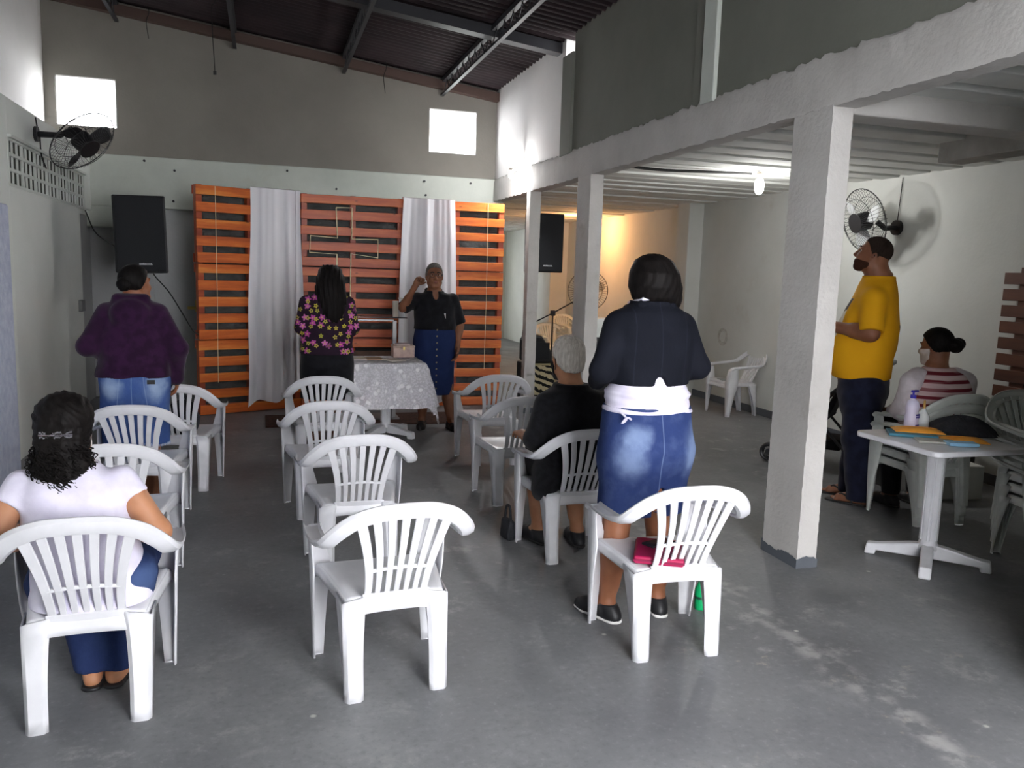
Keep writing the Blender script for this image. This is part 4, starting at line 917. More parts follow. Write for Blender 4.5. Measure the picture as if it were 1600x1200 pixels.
def head_field(F, c, Rm, s=1.0, neck=None, nr=.056, heavy=0.0):
    c = np.array(c, float)
    P = lambda x, y, z: c+Rm@(np.array((x, y, z))*s)
    e = lambda p, r, k=.02, sub=False: F.el(P(*p), np.array(r)*s, Rm.T, k, sub)
    e((0, -.008, .035), (.076, .096, .088)); e((0, .030, -.030), (.063+heavy*.4, .066, .085)); e((0, .005, -.055), (.060+heavy, .062, .045))
    F.rc(P(-.022, .068, -.098), P(.022, .068, -.098), .021*s, None, .03)
    F.rc(P(-.050-heavy, .012, -.068), P(-.02, .062, -.095), .022*s, .02*s, .03); F.rc(P(.050+heavy, .012, -.068), P(.02, .062, -.095), .022*s, .02*s, .03)
    for q in (-1, 1):
        e((q*.036, .066, -.030), (.026, .026, .024), .025)
        e((q*.031, .098, .006), (.017, .013, .0085), .010, True)
        F.rc(P(q*.012, .092, .024), P(q*.046, .080, .024), .010*s, .008*s, .018)
        Re = Rm@rot3(0, R(q*8), R(-q*20)); F.el(P(q*.079, -.012, -.012), np.array((.010, .020, .032))*s, Re.T, .010); F.el(P(q*.085, -.008, -.008), np.array((.006, .010, .018))*s, Re.T, .006, True)
    F.rc(P(0, .090, .012), P(0, .112, -.030), .0085*s, .0125*s, .016); F.rc(P(-.012, .100, -.036), P(.012, .100, -.036), .0095*s, None, .010)
    F.rc(P(-.018, .090, -.062), P(.018, .090, -.062), .0085*s, None, .010); F.rc(P(-.015, .088, -.074), P(.015, .088, -.074), .0095*s, None, .010)
    F.el(P(0, .100, -.0675), np.array((.020, .010, .0025))*s, Rm.T, .004, True)
    if neck is not None: F.rc(P(0, -.022, -.045), neck, nr*s, (nr+.010)*s, .035)
    return P
def hand_field(F, w, u, n, t, curl=.35, s=1.0, thumb=.5, spread=.06):
    """w wrist, u along the fingers, n out of the palm, t to the thumb side"""
    w, u, n, t = [np.array(q, float) for q in (w, u, n, t)]
    u /= np.linalg.norm(u); n = n-u*(n@u); n /= np.linalg.norm(n); t2 = np.cross(n, u); t = t2 if t2@t > 0 else -t2
    Rm = np.stack([u, t, n], 1)
    F.el(w+u*.050*s, np.array((.054, .041, .016))*s, Rm.T, .012); F.rc(w-u*.02*s, w+u*.03*s, .024*s, .026*s, .02)
    F.rc(w+u*.030*s+t*.016*s+n*.006*s, w+u*.055*s+t*.028*s+n*.008*s, .015*s, .013*s, .012)
    for i, (ls, off) in enumerate(((.92, .030), (1.03, .010), (.97, -.011), (.78, -.030))):
        p = w+u*(.090-.004*abs(i-1))*s+t*off*s; a = 0.0; d0 = u+t*(off*spread*12); d0 /= np.linalg.norm(d0)
        for L, r0, r1, c in ((.042, .0092, .0085, curl*.9), (.027, .0085, .0076, curl*1.25), (.021, .0076, .0062, curl*.8)):
            a += c; d = d0*math.cos(a)+n*math.sin(a); q = p+d*L*ls*s; F.rc(p, q, r0*s, r1*s, .005); p = q
    p = w+u*.028*s+t*.030*s+n*.004*s
    for L, r0, r1, d in ((.040, .0125, .0105, u*.75+t*.62+n*thumb*.5), (.030, .0105, .0085, u*.95+t*.10+n*thumb)):
        d = d/np.linalg.norm(d); q = p+d*L*s; F.rc(p, q, r0*s, r1*s, .006); p = q
def foot_field(F, ankle, toe_dir, s=1.0, grow=0.0, toes=False, k=.02):
    a = np.array(ankle, float); d = np.array((toe_dir[0], toe_dir[1], 0.)); d /= np.linalg.norm(d); e = np.array((d[1], -d[0], 0))
    g = grow; z0 = .028
    heel = np.array((a[0], a[1], z0))-d*.045*s; ball = np.array((a[0], a[1], z0))+d*.125*s
    F.rc(a, (a[0]-d[0]*.02, a[1]-d[1]*.02, .055), .034*s+g, .036*s+g, k); F.rc(heel, ball, .030*s+g, .034*s+g, k); F.rc(a+(d*.01), ball-d*.03+np.array((0, 0, .012)), .034*s+g, .026*s+g, k)
    if toes:
        for i, o in enumerate((.026, .011, -.003, -.016, -.027)):
            b = ball+e*o*s+d*(.012-.004*i)*s; F.rc(b-np.array((0, 0, .006)), b+d*(.045-.005*i)*s-np.array((0, 0, .012)), (.015 if i == 0 else .0105)*s, (.013 if i == 0 else .009)*s, .006)
    else: F.rc(ball, ball+d*.045*s-np.array((0, 0, .004)), .033*s+g, .022*s+g, k)
    return heel, ball, d
def folds(amp, sx=9, sz=14, seed=0.0):
    return lambda X, Y, Z: amp*(np.sin(sz*Z+4*np.sin(sx*X+seed)+3*np.sin(sx*.8*Y+1+seed))*.6+np.sin(sz*2.1*Z+5*np.sin(1.3*sx*X+2+seed))*.4)
def skin(name, c1, c2): return mat(name, lin(c1), .5, lin(c2), 9, spec=.35, sss=.08)
SK_D = skin('skin_brown', (120, 76, 54), (134, 88, 64)); SK_M = skin('skin_tan', (136, 86, 60), (150, 98, 70)); SK_L = skin('skin_light', (170, 118, 86), (184, 132, 100))
def hair_mat(name, c1, c2, scale=70, rough=.55):
    n = NT(name, rough, .08); w = n.noise(scale, n.vmath('MULTIPLY', n.co, (1, 1, .14)), 5, .6); n.color(n.ramp(w, [(.3, c1), (.7, c2)])).bump(w, .6, .004); return n.m
H_BLK = hair_mat('hair_black', (.004, .0035, .0035), (.011, .009, .0085)); H_GREY = hair_mat('hair_grey', lin((176, 168, 158)), lin((226, 220, 212)), 90, .6); H_SALT = hair_mat('hair_cropped_grey', lin((74, 70, 68)), lin((130, 126, 122)), 200, .7)
M_eye = mat('eye_white', lin((214, 208, 200)), .25); M_iris = mat('iris_dark', (.02, .012, .008), .15); M_lip = mat('lips', lin((128, 70, 62)), .5); M_brow = mat('eyebrow', (.015, .012, .01), .8)
def face_parts(root, P, Rm, s=1.0, brow=M_brow, lips=M_lip):
    for q in (-1, 1):
        e = MB(); 
        e.lathe([(.0105*s*math.sin(R(a)), .0105*s*math.cos(R(a))) for a in range(2, 180, 16)], 14, M=Matrix.Translation(P(q*.031, .0765, .006))); eo = e.obj('eye', M_eye, root, smooth=True)
        d = Rm@np.array((0, 1, 0)); c = P(q*.031, .0848, .006); Mi = Matrix.Translation(c) @ Vector(d).to_track_quat('Z', 'Y').to_matrix().to_4x4()
        MB().lathe([(.0062*s, 0), (.0056*s, .0034*s), (.001, .0042*s)], 12, M=Mi).obj('iris', M_iris, eo, smooth=True)
        MB().sweep([P(q*.014, .1005, .027), P(q*.032, .0965, .0325), P(q*.048, .084, .028)], [Rm@np.array((0, .3, 1))]*3, .008*s, .005*s).obj('eyebrow', brow, root, smooth=True)
    b = MB(); b.tube([P(-.020, .0935, -.0665), P(-.010, .0985, -.0625), P(0, .0985, -.064), P(.010, .0985, -.0625), P(.020, .0935, -.0665)], [.002*s, .004*s, .004*s, .004*s, .002*s], 6); b.tube([P(-.020, .0930, -.068), P(0, .0980, -.0745), P(.020, .0930, -.068)], [.002*s, .005*s, .002*s], 6); b.obj('lips', lips, root, smooth=True)
def person(label, loc, rz, skinm, torso, head, arms, legs, s=1.0, nr=.056, heavy=0.0, hb=.010, footargs=None, faces=True, neckz=None, group=None, limb=(.050, .040, .026), leg_r=(.085, .058, .038), calf=.056):
    """torso rows are the outer clothing outline; the body sits inside it.  arms: (shoulder, elbow, wrist, hand tuple|None)"""
    root = thing('person', label, 'person', loc, rz)
    c, Rm = np.array(head[0], float), head[1]; hs = head[2]
    top = max(r[0] for r in torso); tr = [r for r in torso if r[0] == top][0]
    neck = np.array((tr[3], tr[4], top-.02)) if neckz is None else np.array(neckz, float)
    body = Fld(.04); body.loft(torso, 2.2, -.014)
    hf = Fld(.02); P = head_field(hf, c, Rm, hs, neck, nr, heavy); body.rc(P(0, -.022, -.045), neck, nr*hs, (nr+.010)*hs, .035)
    parts = []
    for sh, el, wr, hd in arms:
        body.path([sh, el, wr], limb, .02); m = np.array(wr)-np.array(el)
        body.rc(np.array(el)+m*.12, np.array(el)+m*.4, limb[1]*1.03, limb[1]*.92, .03)
        if hd is not None:
            u, n, t, curl, th = hd; h_ = Fld(.01); w = np.array(wr, float); uu = m/np.linalg.norm(m); h_.rc(w-uu*.06, w, limb[2]+(limb[1]-limb[2])*.06/np.linalg.norm(m), limb[2], .01); hand_field(h_, w, u, n, t, curl, s, th); parts.append(h_.mesh(.0040))
    for hp, kn, an, td in legs:
        body.path([hp, kn, an], leg_r, .03); m = np.array(an)-np.array(kn); back = np.array((0, -.018, 0)) if abs(m[2]) > abs(m[1]) else np.array((0, 0, -.018))
        body.rc(np.array(kn)+m*.15+back, np.array(kn)+m*.42+back, calf*.9, calf, .03); body.rc(np.array(kn)+m*.42+back, np.array(kn)+m*.75+back*.3, calf, leg_r[2]*1.1, .03)
        foot_field(body, an, td, s, toes=bool(footargs))
    parts.insert(0, body.mesh(.010 if not footargs else .0085)); parts.append(hf.mesh(.0052, c-.165*hs, c+.155*hs))
    fmesh('body', parts, skinm, root)
    if faces: face_parts(root, P, Rm, hs)
    root['_'] = 0; del root['_']
    return root, P, Rm
def garment(root, name, m, F, h=.0085, lab=None):
    o = fmesh(name, [F.mesh(h)], m, root)
    if lab: plabel(o, lab)
    return o
def below(z): return lambda X, Y, Z: Z-z
def above(z): return lambda X, Y, Z: z-Z
def sleeve(F, sh, el, wr, ra, rb, rc_, upto=1.0, k=.03):
    """sleeve down to a fraction: <=1 upper arm only, up to 2 full"""
    sh, el, wr = [np.array(q, float) for q in (sh, el, wr)]
    def end(a, b, r0, r1):
        u = (b-a)/np.linalg.norm(b-a); a2 = b+u*.10; L = np.linalg.norm(b-a); f0 = Fld(); f0.rc(a, a2, r0, r0+(r1-r0)*(L+.10)/L); f, lo, hi, _, _ = f0.p[0]
        F.p.append((lambda X, Y, Z: np.maximum(f(X, Y, Z), (X-b[0])*u[0]+(Y-b[1])*u[1]+(Z-b[2])*u[2]), lo, hi, k, False))
    if upto <= 1: end(sh, sh+(el-sh)*upto, ra, rb)
    else: F.rc(sh, el, ra, rb, k); end(el, el+(wr-el)*(upto-1), rb, rc_)
def shoes(root, legs, m, sole, s=1.0, top=.085, sole_h=.018):
    for hp, kn, an, td in legs:
        F = Fld(.02); foot_field(F, an, td, s, .008); F.cut(below(top)).cut(above(sole_h*.6)); d = np.array((td[0], td[1], 0.)); d /= np.linalg.norm(d)
        a = np.array(an, float); F.el((a[0]+d[0]*.035, a[1]+d[1]*.035, top+.008), (.050, .050, .030), None, .01, True)
        so = fmesh('shoe', [F.mesh(.006)], m, root)
        G = Fld(.01); z = np.array((0, 0, 1)); h0 = np.array((a[0], a[1], sole_h*.5))-d*.045*s; G.rc(h0, h0+d*.17*s, .040*s, .043*s); G.rc(h0+d*.17*s, h0+d*.215*s, .043*s, .030*s); G.cut(below(sole_h)).cut(above(0.001)); fmesh('sole', [G.mesh(.006)], sole, so)
# ------------------------------------------------------------------ the eight people
def loc_fn(c, Rm, s):
    c = np.array(c, float)
    def f(X, Y, Z):
        x, y, z = X-c[0], Y-c[1], Z-c[2]; return [(Rm[0][i]*x+Rm[1][i]*y+Rm[2][i]*z)/s for i in range(3)]
    return f
HL = ([-.13, -.06, -.02, .02, .05, .08, .11], [-.085, -.055, -.025, .02, .062, .082, .088])
def hair_cap(root, head, m, grow, hl=HL, extra=None, name='hair', h=.006, tex=0.0, heavy=0.0):
    c, Rm, s = head; F = Fld(.02); head_field(F, c, Rm, s, heavy=heavy); L = loc_fn(c, Rm, s)
    F.disp(lambda X, Y, Z: -grow)
    F.cut(lambda X, Y, Z: (lambda q: np.interp(q[1], hl[0], hl[1])-q[2])(L(X, Y, Z)))
    F.cut(lambda X, Y, Z: (lambda q: (np.abs(q[0])-.079-grow)*1.0)(L(X, Y, Z)))
    parts = [F.mesh(h)]
    if extra: parts.append(extra.mesh(h))
    return fmesh(name, parts, m, root)
def face_band(root, head, m, name, grow, zlo, zhi, ymin, lab=None, heavy=0.0):
    c, Rm, s = head; F = Fld(.03); head_field(F, c, Rm, s, heavy=heavy); L = loc_fn(c, Rm, s)
    F.disp(lambda X, Y, Z: -grow); F.cut(lambda X, Y, Z: (lambda q: np.maximum(np.maximum(zlo-q[2], q[2]-zhi), ymin-q[1]))(L(X, Y, Z)))
    o = fmesh(name, [F.mesh(.005)], m, root)
    if lab: plabel(o, lab)
    return o
def cloth_mat(name, c1, c2, scale=14, rough=.85, bump=.10, bs=220):
    return mat(name, lin(c1), rough, lin(c2), scale, bump=bump, bscale=bs, spec=.15, sheen=.1)
def denim_mat(name, base, light, fades=(), seams=(), fstr=.8):
    """fades: (centre, radii) of the washed-out patches; seams: x positions of stitched lines"""
    n = NT(name, .85, .15); w = n.noise(180, n.vmath('MULTIPLY', n.co, (1, 1, .35)), 3); cl = n.noise(9, detail=5)
    c = n.mix(n.math('MULTIPLY', w, .55), lin(base), tuple(v*1.5 for v in lin(base)))
    c = n.mix(n.math('MULTIPLY', n.step(cl, .45, .75), .10), c, lin(light))
    for ce, ra in fades:
        d = n.vmath('LENGTH', n.vmath('DIVIDE', n.vmath('SUBTRACT', n.co, ce), ra)); d = n.math('ADD', d, n.math('MULTIPLY', n.math('SUBTRACT', cl, .5), 1.3))
        c = n.mix(n.math('MULTIPLY', n.step(d, 1.0, .15), fstr), c, lin(light))
    xs = n.sep(n.co)
    for a, b_, front in seams:   # line x = a + b*z on the back (front = -1) or front (+1)
        ln = n.math('ABSOLUTE', n.math('SUBTRACT', xs[0], n.math('ADD', a, n.math('MULTIPLY', xs[2], b_)))); k = n.math('MULTIPLY', n.step(ln, .0035, .0015), n.step(n.math('MULTIPLY', xs[1], front), .02, .06))
        c = n.mix(n.math('MULTIPLY', k, .28), c, lin(light))
    n.color(c).bump(w, .25, .004); return n.m
M_white_cot = cloth_mat('white_cotton', (206, 201, 220), (218, 214, 230)); M_black_cot = cloth_mat('black_cotton', (17, 17, 21), (25, 25, 30)); M_black_knit = cloth_mat('black_knit', (15, 15, 18), (24, 24, 28), 30)
M_shoe = mat('black_shoe', (.012, .012, .014), .45); M_sole = mat('white_sole', lin((222, 220, 218)), .6); M_solek = mat('dark_sole', (.02, .018, .018), .6)
M_bmask = cloth_mat('black_mask', (14, 14, 16), (20, 20, 24)); M_wmask = cloth_mat('pale_mask', (186, 176, 170), (206, 198, 192))
def top_of(rows, z0, z1): return [r for r in rows if z0 <= r[0] <= z1]
def at(rows, z):
    T = np.array(sorted(rows), float); return tuple([z]+[float(np.interp(z, T[:, 0], T[:, i])) for i in range(1, 5)])

# 1. woman in the denim jacket -----------------------------------------------------------
rows = [(1.515, .062, .058, .01, .0), (1.485, .085, .07, .01, -.005), (1.45, .155, .09, .01, -.01), (1.39, .186, .112, .01, -.01), (1.28, .188, .125, .01, -.005), (1.13, .180, .128, .012, .0), (1.02, .194, .135, .018, .0), (.92, .214, .152, .018, -.005), (.83, .222, .165, .018, -.012), (.70, .214, .150, .02, 0), (.53, .196, .135, .016, .005)]
hd = ((.020, .035, 1.565), rot3(R(-16), 0, R(-4)), 1.0)
arms = [((-.155, -.005, 1.385), (-.230, -.035, 1.185), (-.15, .21, 1.10), ((.2, 1, 0), (1, 0, 0), (0, 0, 1), .5, .5)), ((.175, -.005, 1.385), (.250, -.035, 1.20), (.17, .21, 1.11), ((-.2, 1, 0), (-1, 0, 0), (0, 0, 1), .5, .5))]
legs = [((-.07, 0, .84), (-.10, .01, .47), (-.135, -.0, .085), (-.42, .9)), ((.11, 0, .84), (.115, .01, .47), (.135, .02, .085), (.10, 1))]
p, P, Rm = person('person standing in a dark denim jacket, white blouse and blue denim pencil skirt', (1.665, 3.36, 0), 0, SK_M, rows, hd, arms, legs, leg_r=(.095, .060, .038))
M_djk = denim_mat('denim_dark', (16, 18, 26), (46, 49, 62), (), ((.005, .004, -1), (-.125, .012, -1), (.125, .010, -1)), .3)
F = Fld(.035).loft([at(rows, 1.135)]+top_of(rows, 1.14, 1.49), 2.3, .012, fold=folds(.004)); 
for sh, el, wr, _ in arms: sleeve(F, sh, el, wr, .060, .052, .042, 1.95, .028)
F.el((.012, -.17, 1.122), (.030, .09, .052), None, .006, True)
garment(p, 'denim_jacket', M_djk, F, .008)
F = Fld(.02).rc((-.060, -.055, 1.472), (.080, -.055, 1.472), .026).rc((-.06, -.05, 1.472), (-.08, .05, 1.455), .024).rc((.08, -.05, 1.472), (.10, .05, 1.455), .024); garment(p, 'jacket_collar', M_djk, F, .007)
F = Fld(.01).path([(-.085, .03, 1.485), (-.055, -.060, 1.506), (.02, -.082, 1.516), (.085, -.05, 1.506)], (.008,)*4); garment(p, 'neck_strap', M_white_cot, F, .004, 'white strap round the neck')
F = Fld(.03).loft([at(rows, 1.005), at(rows, 1.02), at(rows, 1.08), (1.12, .172, .122, .012, 0), (1.20, .160, .10, .012, 0)], 2.3, .009, fold=folds(.006, 6, 75)); garment(p, 'blouse', M_white_cot, F, .007, 'white blouse hem showing below the jacket')
F = Fld(.03).loft([at(rows, .53)]+top_of(rows, .6, 1.02), 2.3, .006, fold=lambda X, Y, Z: .0035*np.sin(26*Z+3*np.sin(9*X))-.010*np.exp(-((np.abs(X-.0)-.10)/.075)**2-((Z-.83)/.10)**2)*(Y < 0)); F.el((.040, -.16, .52), (.036, .11, .145), None, .006, True)
M_dsk = denim_mat('denim_skirt', (38, 52, 94), (140, 160, 194), (((-.125, -.16, .80), (.105, .14, .14)), ((-.09, -.16, .90), (.08, .14, .08)), ((.19, -.13, .82), (.09, .16, .15))), ((.02, .004, -1),), .55)
sk = garment(p, 'denim_skirt', M_dsk, F, .008)
b = MB().tube(cr([(-.165, -.115, 1.01), (-.15, -.145, .985), (-.168, -.140, .965), (-.15, -.15, .99), (-.13, -.155, .982)], 6), .005, 5); plabel(b.obj('tie_bow', M_white_cot, p, smooth=True), 'small white bow at the waist')
shoes(p, legs, M_shoe, M_sole)
c = hd[0]
E_ = Fld(.03).loft([(1.708, .022, .026, .02, .02), (1.700, .050, .056, .02, .02), (1.678, .084, .090, .02, .015), (1.62, .112, .115, .022, .005), (1.56, .122, .112, .025, -.005), (1.51, .118, .090, .035, -.008), (1.475, .100, .065, .055, .005), (1.44, .06, .045, .10, .04)], 2.1, 0)
E_.cut(lambda X, Y, Z: (lambda q: np.where((np.abs(q[0]) < .068) & (q[2] < .07), q[1]-.035, -1))(loc_fn(*hd)(X, Y, Z)))
E_.disp(lambda X, Y, Z: .0014*np.sin(180*X+20*Y+3*np.sin(30*Z)))
fmesh('hair', [E_.mesh(.006)], H_BLK, p)

# 2. man in the yellow T-shirt -----------------------------------------------------------
rows = [(1.695, .080, .084, 0, -.060), (1.655, .094, .098, 0, -.055), (1.60, .175, .118, 0, -.045), (1.565, .200, .125, 0, -.042), (1.48, .228, .150, 0, -.035), (1.31, .238, .198, 0, -.012), (1.20, .245, .212, 0, .010), (1.09, .250, .218, 0, .030), (.96, .238, .196, 0, .012), (.86, .215, .170, 0, -.01)]
hd = ((0, -.005, 1.812), rot3(R(17), 0, 0), 1.09)
arms = [((-.215, -.045, 1.495), (-.295, -.055, 1.265), (-.165, .225, 1.295), ((.35, 1, .05), (1, 0, 0), (0, 0, 1), .7, .5)), ((.215, -.045, 1.495), (.290, -.04, 1.265), (.11, .24, 1.27), ((-.5, 1, .05), (-1, 0, 0), (0, 0, 1), .7, .5))]
legs = [((-.11, -.02, .88), (-.12, -.02, .49), (-.115, -.055, .085), (.12, 1)), ((.11, -.02, .88), (.12, .0, .49), (.12, .03, .085), (-.05, 1))]
p, P, Rm = person('person in a yellow T-shirt and navy trousers looking up beside the white pillar', (4.20, 4.93, 0), R(45), SK_D, rows, hd, arms, legs, 1.05, .074, .010, footargs=True, neckz=(0, -.05, 1.64), limb=(.066, .056, .038), leg_r=(.11, .07, .045))
def yellow_shirt():
    n = NT('yellow_jersey', .85, .15); v = n.sep(n.co); no = n.noise(5, detail=3)
    c = n.mix(no, lin((206, 146, 16)), lin((220, 162, 26)))
    def boxm(ax, lo, hi): return n.math('MULTIPLY', n.step(v[ax], lo-.004, lo+.004), n.step(v[ax], hi+.004, hi-.004))
    front = n.step(v[1], .05, .06)
    dia = n.math('ADD', v[2], n.math('MULTIPLY', v[0], .5))
    a = n.math('MULTIPLY', n.math('MULTIPLY', boxm(0, -.15, .15), boxm(2, 1.22, 1.50)), front)
    c = n.mix(n.math('MULTIPLY', a, n.step(dia, 1.345, 1.35)), c, lin((70, 68, 66))); c = n.mix(n.math('MULTIPLY', a, n.step(dia, 1.35, 1.345)), c, lin((214, 206, 188)))
    m2 = n.math('MULTIPLY', n.math('MULTIPLY', boxm(0, -.05, .05), boxm(2, 1.275, 1.32)), n.step(v[1], -.12, -.13)); c = n.mix(m2, c, (.02, .02, .02))
    n.color(c).bump(n.noise(150), .2, .003); return n.m
F = Fld(.03).loft([at(rows, .935)]+top_of(rows, .95, 1.69), 2.3, .010, fold=folds(.006, 6, 15, 1.0))
for sh, el, wr, _ in arms: sleeve(F, sh, el, wr, .082, .084, .07, .95, .04)
garment(p, 't_shirt', yellow_shirt(), F, .009)
F = Fld(.05).loft([(.58, .150, .095, 0, -.01), (.70, .205, .145, 0, -.01), (.80, .225, .172, 0, -.01), (.88, .228, .178, 0, -.01), (.97, .215, .17, 0, .0)], 2.3, .0)
for hp, kn, an, td in legs: F.path([hp, (kn[0], kn[1], kn[2]), (an[0], an[1]-.005, .055)], (.140, .108, .092))
F.cut(above(.035)).disp(folds(.005, 8, 22)); garment(p, 'trousers', cloth_mat('navy_cloth', (18, 20, 36), (26, 29, 48)), F, .009)
for hp, kn, an, td in legs:
    d = np.array((td[0], td[1], 0.)); d /= np.linalg.norm(d); a = np.array((an[0], an[1], .0)); G = Fld(.01); h0 = a-d*.05+np.array((0, 0, .006)); G.rc(h0, h0+d*.13, .044, .046).rc(h0+d*.13, h0+d*.245, .048, .040).cut(below(.014)).cut(above(.001)); so = fmesh('flip_flop', [G.mesh(.006)], M_solek, p)
    e = np.array((d[1], -d[0], 0)); tp = a+d*.155+e*.012+np.array((0, 0, .035)); b = MB()
    for q in (-1, 1): b.tube(cr([tp, a+d*.11+e*.030*q+np.array((0, 0, .066-.004*q)), a+d*.05+e*.047*q+np.array((0, 0, .040)), a+d*.03+e*.048*q+np.array((0, 0, .012))], 6), .006, 6)
    b.obj('strap', M_solek, so, smooth=True)
hair_cap(p, hd, hair_mat('hair_cropped_black', (.016, .011, .009), (.040, .028, .022), 220, .85), .004, heavy=.010)
c_, R_, s_ = hd; F = Fld(.03); head_field(F, c_, R_, s_, heavy=.010); L_ = loc_fn(*hd); F.disp(lambda X, Y, Z: -.0035)
F.cut(lambda X, Y, Z: (lambda q: np.maximum(np.maximum(q[2]+.052+.35*np.clip(q[1]-.03, 0, 1)*0, -.02-q[1]), q[2]-(-.052+np.clip(.05-q[1], 0, .06)*.9)))(L_(X, Y, Z))); F.cut(lambda X, Y, Z: (lambda q: -.155-q[2])(L_(X, Y, Z)))
fmesh('beard', [F.mesh(.005)], hair_mat('beard_short', lin((44, 28, 22)), lin((74, 46, 36)), 260, .9), p)

# 3. preacher ---------------------------------------------------------------------------
rows = [(1.415, .062, .060, .01, 0), (1.39, .085, .075, .01, 0), (1.365, .150, .092, .005, 0), (1.31, .190, .112, 0, 0), (1.20, .196, .135, 0, .01), (1.04, .205, .140, 0, .015), (.90, .208, .155, 0, 0), (.70, .205, .150, 0, 0), (.36, .198, .150, 0, 0)]
hd = ((.018, .035, 1.552), rot3(R(3), 0, R(-2)), 1.03)
arms = [((.180, 0, 1.32), (.335, .07, 1.225), (.225, .17, 1.455), ((-.42, .35, .85), (-.35, .85, -.2), (-1, -.3, 0), 1.35, .9)), ((-.180, 0, 1.32), (-.262, -.01, 1.07), (-.225, .07, .845), ((.05, .25, -1), (1, .1, 0), (.2, 1, .2), .45, .4))]
legs = [((.09, 0, .75), (.10, .01, .46), (.115, .0, .085), (.25, 1)), ((-.09, 0, .75), (-.13, .04, .46), (-.165, .12, .085), (-.15, 1))]
p, P, Rm = person('person facing the hall in glasses and black polo shirt, right fist raised', (1.66, 8.17, 0), R(178), SK_D, rows, hd, arms, legs)
F = Fld(.04).loft([at(rows, 1.03)]+top_of(rows, 1.04, 1.395), 2.3, .012, fold=folds(.005))
for sh, el, wr, _ in arms: sleeve(F, sh, el, wr, .064, .068, .06, .98, .03)
F.el((.01, .085, 1.375), (.030, .06, .065), None, .01, True); garment(p, 'polo_shirt', M_black_cot, F, .008)
F = Fld(.02).rc((-.055, -.05, 1.405), (.075, -.05, 1.405), .024).rc((-.055, -.05, 1.405), (-.05, .065, 1.36), .020).rc((.075, -.05, 1.405), (.07, .065, 1.36), .020); garment(p, 'collar', M_black_cot, F, .006)
M_dsk2 = denim_mat('denim_long_skirt', (28, 40, 76), (62, 80, 124), (), (), .4)
F = Fld(.03).loft([r for r in rows if r[0] <= .90]+[(1.0, .196, .135, 0, .012), (1.06, .175, .115, 0, .012)], 2.3, .008, fold=folds(.004, 8, 6)); sk = garment(p, 'denim_skirt', M_dsk2, F, .009)
b = MB()
for k in range(10): z = 1.02-k*.066; q = at(rows, z); b.cyl((q[3], q[4]+q[2]+.004, z), (q[3], q[4]+q[2]+.016, z), .009, .007, 10)
b.obj('buttons', mat('old_brass', lin((120, 112, 88)), .4, metal=.5), sk)
shoes(p, legs, M_shoe, M_solek); hair_cap(p, hd, H_SALT, .007)
b = MB()
for q in (-1, 1): b.ring(P(q*.033, .106, .003), Rm@np.array((q*.25, 1, 0)), .024, .0022, 24, 5); b.tube([P(q*.057, .098, .008), P(q*.078, .06, .010), P(q*.082, -.01, .006)], .002, 5)
b.tube([P(-.010, .112, .006), P(0, .114, .009), P(.010, .112, .006)], .002, 5); b.obj('glasses', M_steel, p, smooth=True)
b = MB().box((-.075, .152, 1.16), (.022, .004, .05)); b.obj('badge', mat('badge_white', lin((190, 190, 190)), .5), p)

# 4. woman in the purple hoodie ---------------------------------------------------------
rows = [(1.375, .062, .06, 0, 0), (1.345, .085, .08, 0, 0), (1.325, .120, .095, 0, 0), (1.26, .185, .115, 0, 0), (1.10, .214, .132, 0, 0), (.95, .222, .142, 0, 0), (.84, .228, .152, 0, 0), (.74, .226, .165, 0, -.01), (.60, .222, .155, 0, 0), (.33, .214, .145, 0, 0)]
Q = .902; mz = lambda z: 1.6-(1.6-z)*Q; mp = lambda p: (p[0]*Q, p[1]*Q, mz(p[2]))
rows = [(mz(r[0]), *[v*Q for v in r[1:]]) for r in rows]
hd = ((.015, .02, 1.462), rot3(R(4), 0, R(-42)), .92)
arms = [((-.165, 0, 1.245), (-.285, -.065, 1.015), (-.20, .19, .95), ((.4, 1, 0), (1, 0, 0), (0, 0, 1), .5, .5)), ((.165, 0, 1.245), (.295, -.04, 1.00), (.265, .09, .80), ((0, .3, -1), (-1, 0, 0), (0, 1, 0), .4, .4))]
arms = [(mp(a), mp(b_), mp(c_), h_) for a, b_, c_, h_ in arms]
legs = [((-.08, 0, .78), (-.08, .01, .47), (-.09, 0, .085), (-.15, 1)), ((.08, 0, .78), (.08, .01, .47), (.09, 0, .085), (.15, 1))]
p, P, Rm = person('person seen from behind in a dark purple hoodie and faded jean skirt', (-.794, 5.62, 0), 0, SK_M, rows, hd, arms, legs)
M_pur = cloth_mat('purple_fleece', (38, 16, 40), (48, 21, 51), 18)
F = Fld(.03).loft([at(rows, mz(.815))]+top_of(rows, mz(.82), mz(1.345)+.001), 2.3, .014, fold=folds(.007, 7, 17, 2))
for sh, el, wr, _ in arms: sleeve(F, sh, el, wr, .063, .058, .045, 1.95, .03)
F.el((0, -.104, 1.280), (.113, .054, .095), None, .03); F.rc((-.075, -.05, 1.365), (.075, -.05, 1.365), .038, None, .03); F.rc((.18, .04, .878), (.243, .045, .856), .063, .045)
garment(p, 'hoodie', M_pur, F, .009)
M_jsk = denim_mat('faded_jean_skirt', (58, 82, 134), (160, 180, 206), (((-.115, -.13, .815), (.095, .15, .10)), ((.13, -.12, .815), (.09, .15, .12))), ((0, 0, -1), (-.165, .11, -1), (.165, -.11, -1)), .75)
F = Fld(.03).loft([r for r in rows if r[0] <= mz(.85)], 2.3, .006, fold=folds(.004, 7, 12)); sk = garment(p, 'jean_skirt', M_jsk, F, .009)
rnd = random.Random(6); b = MB()
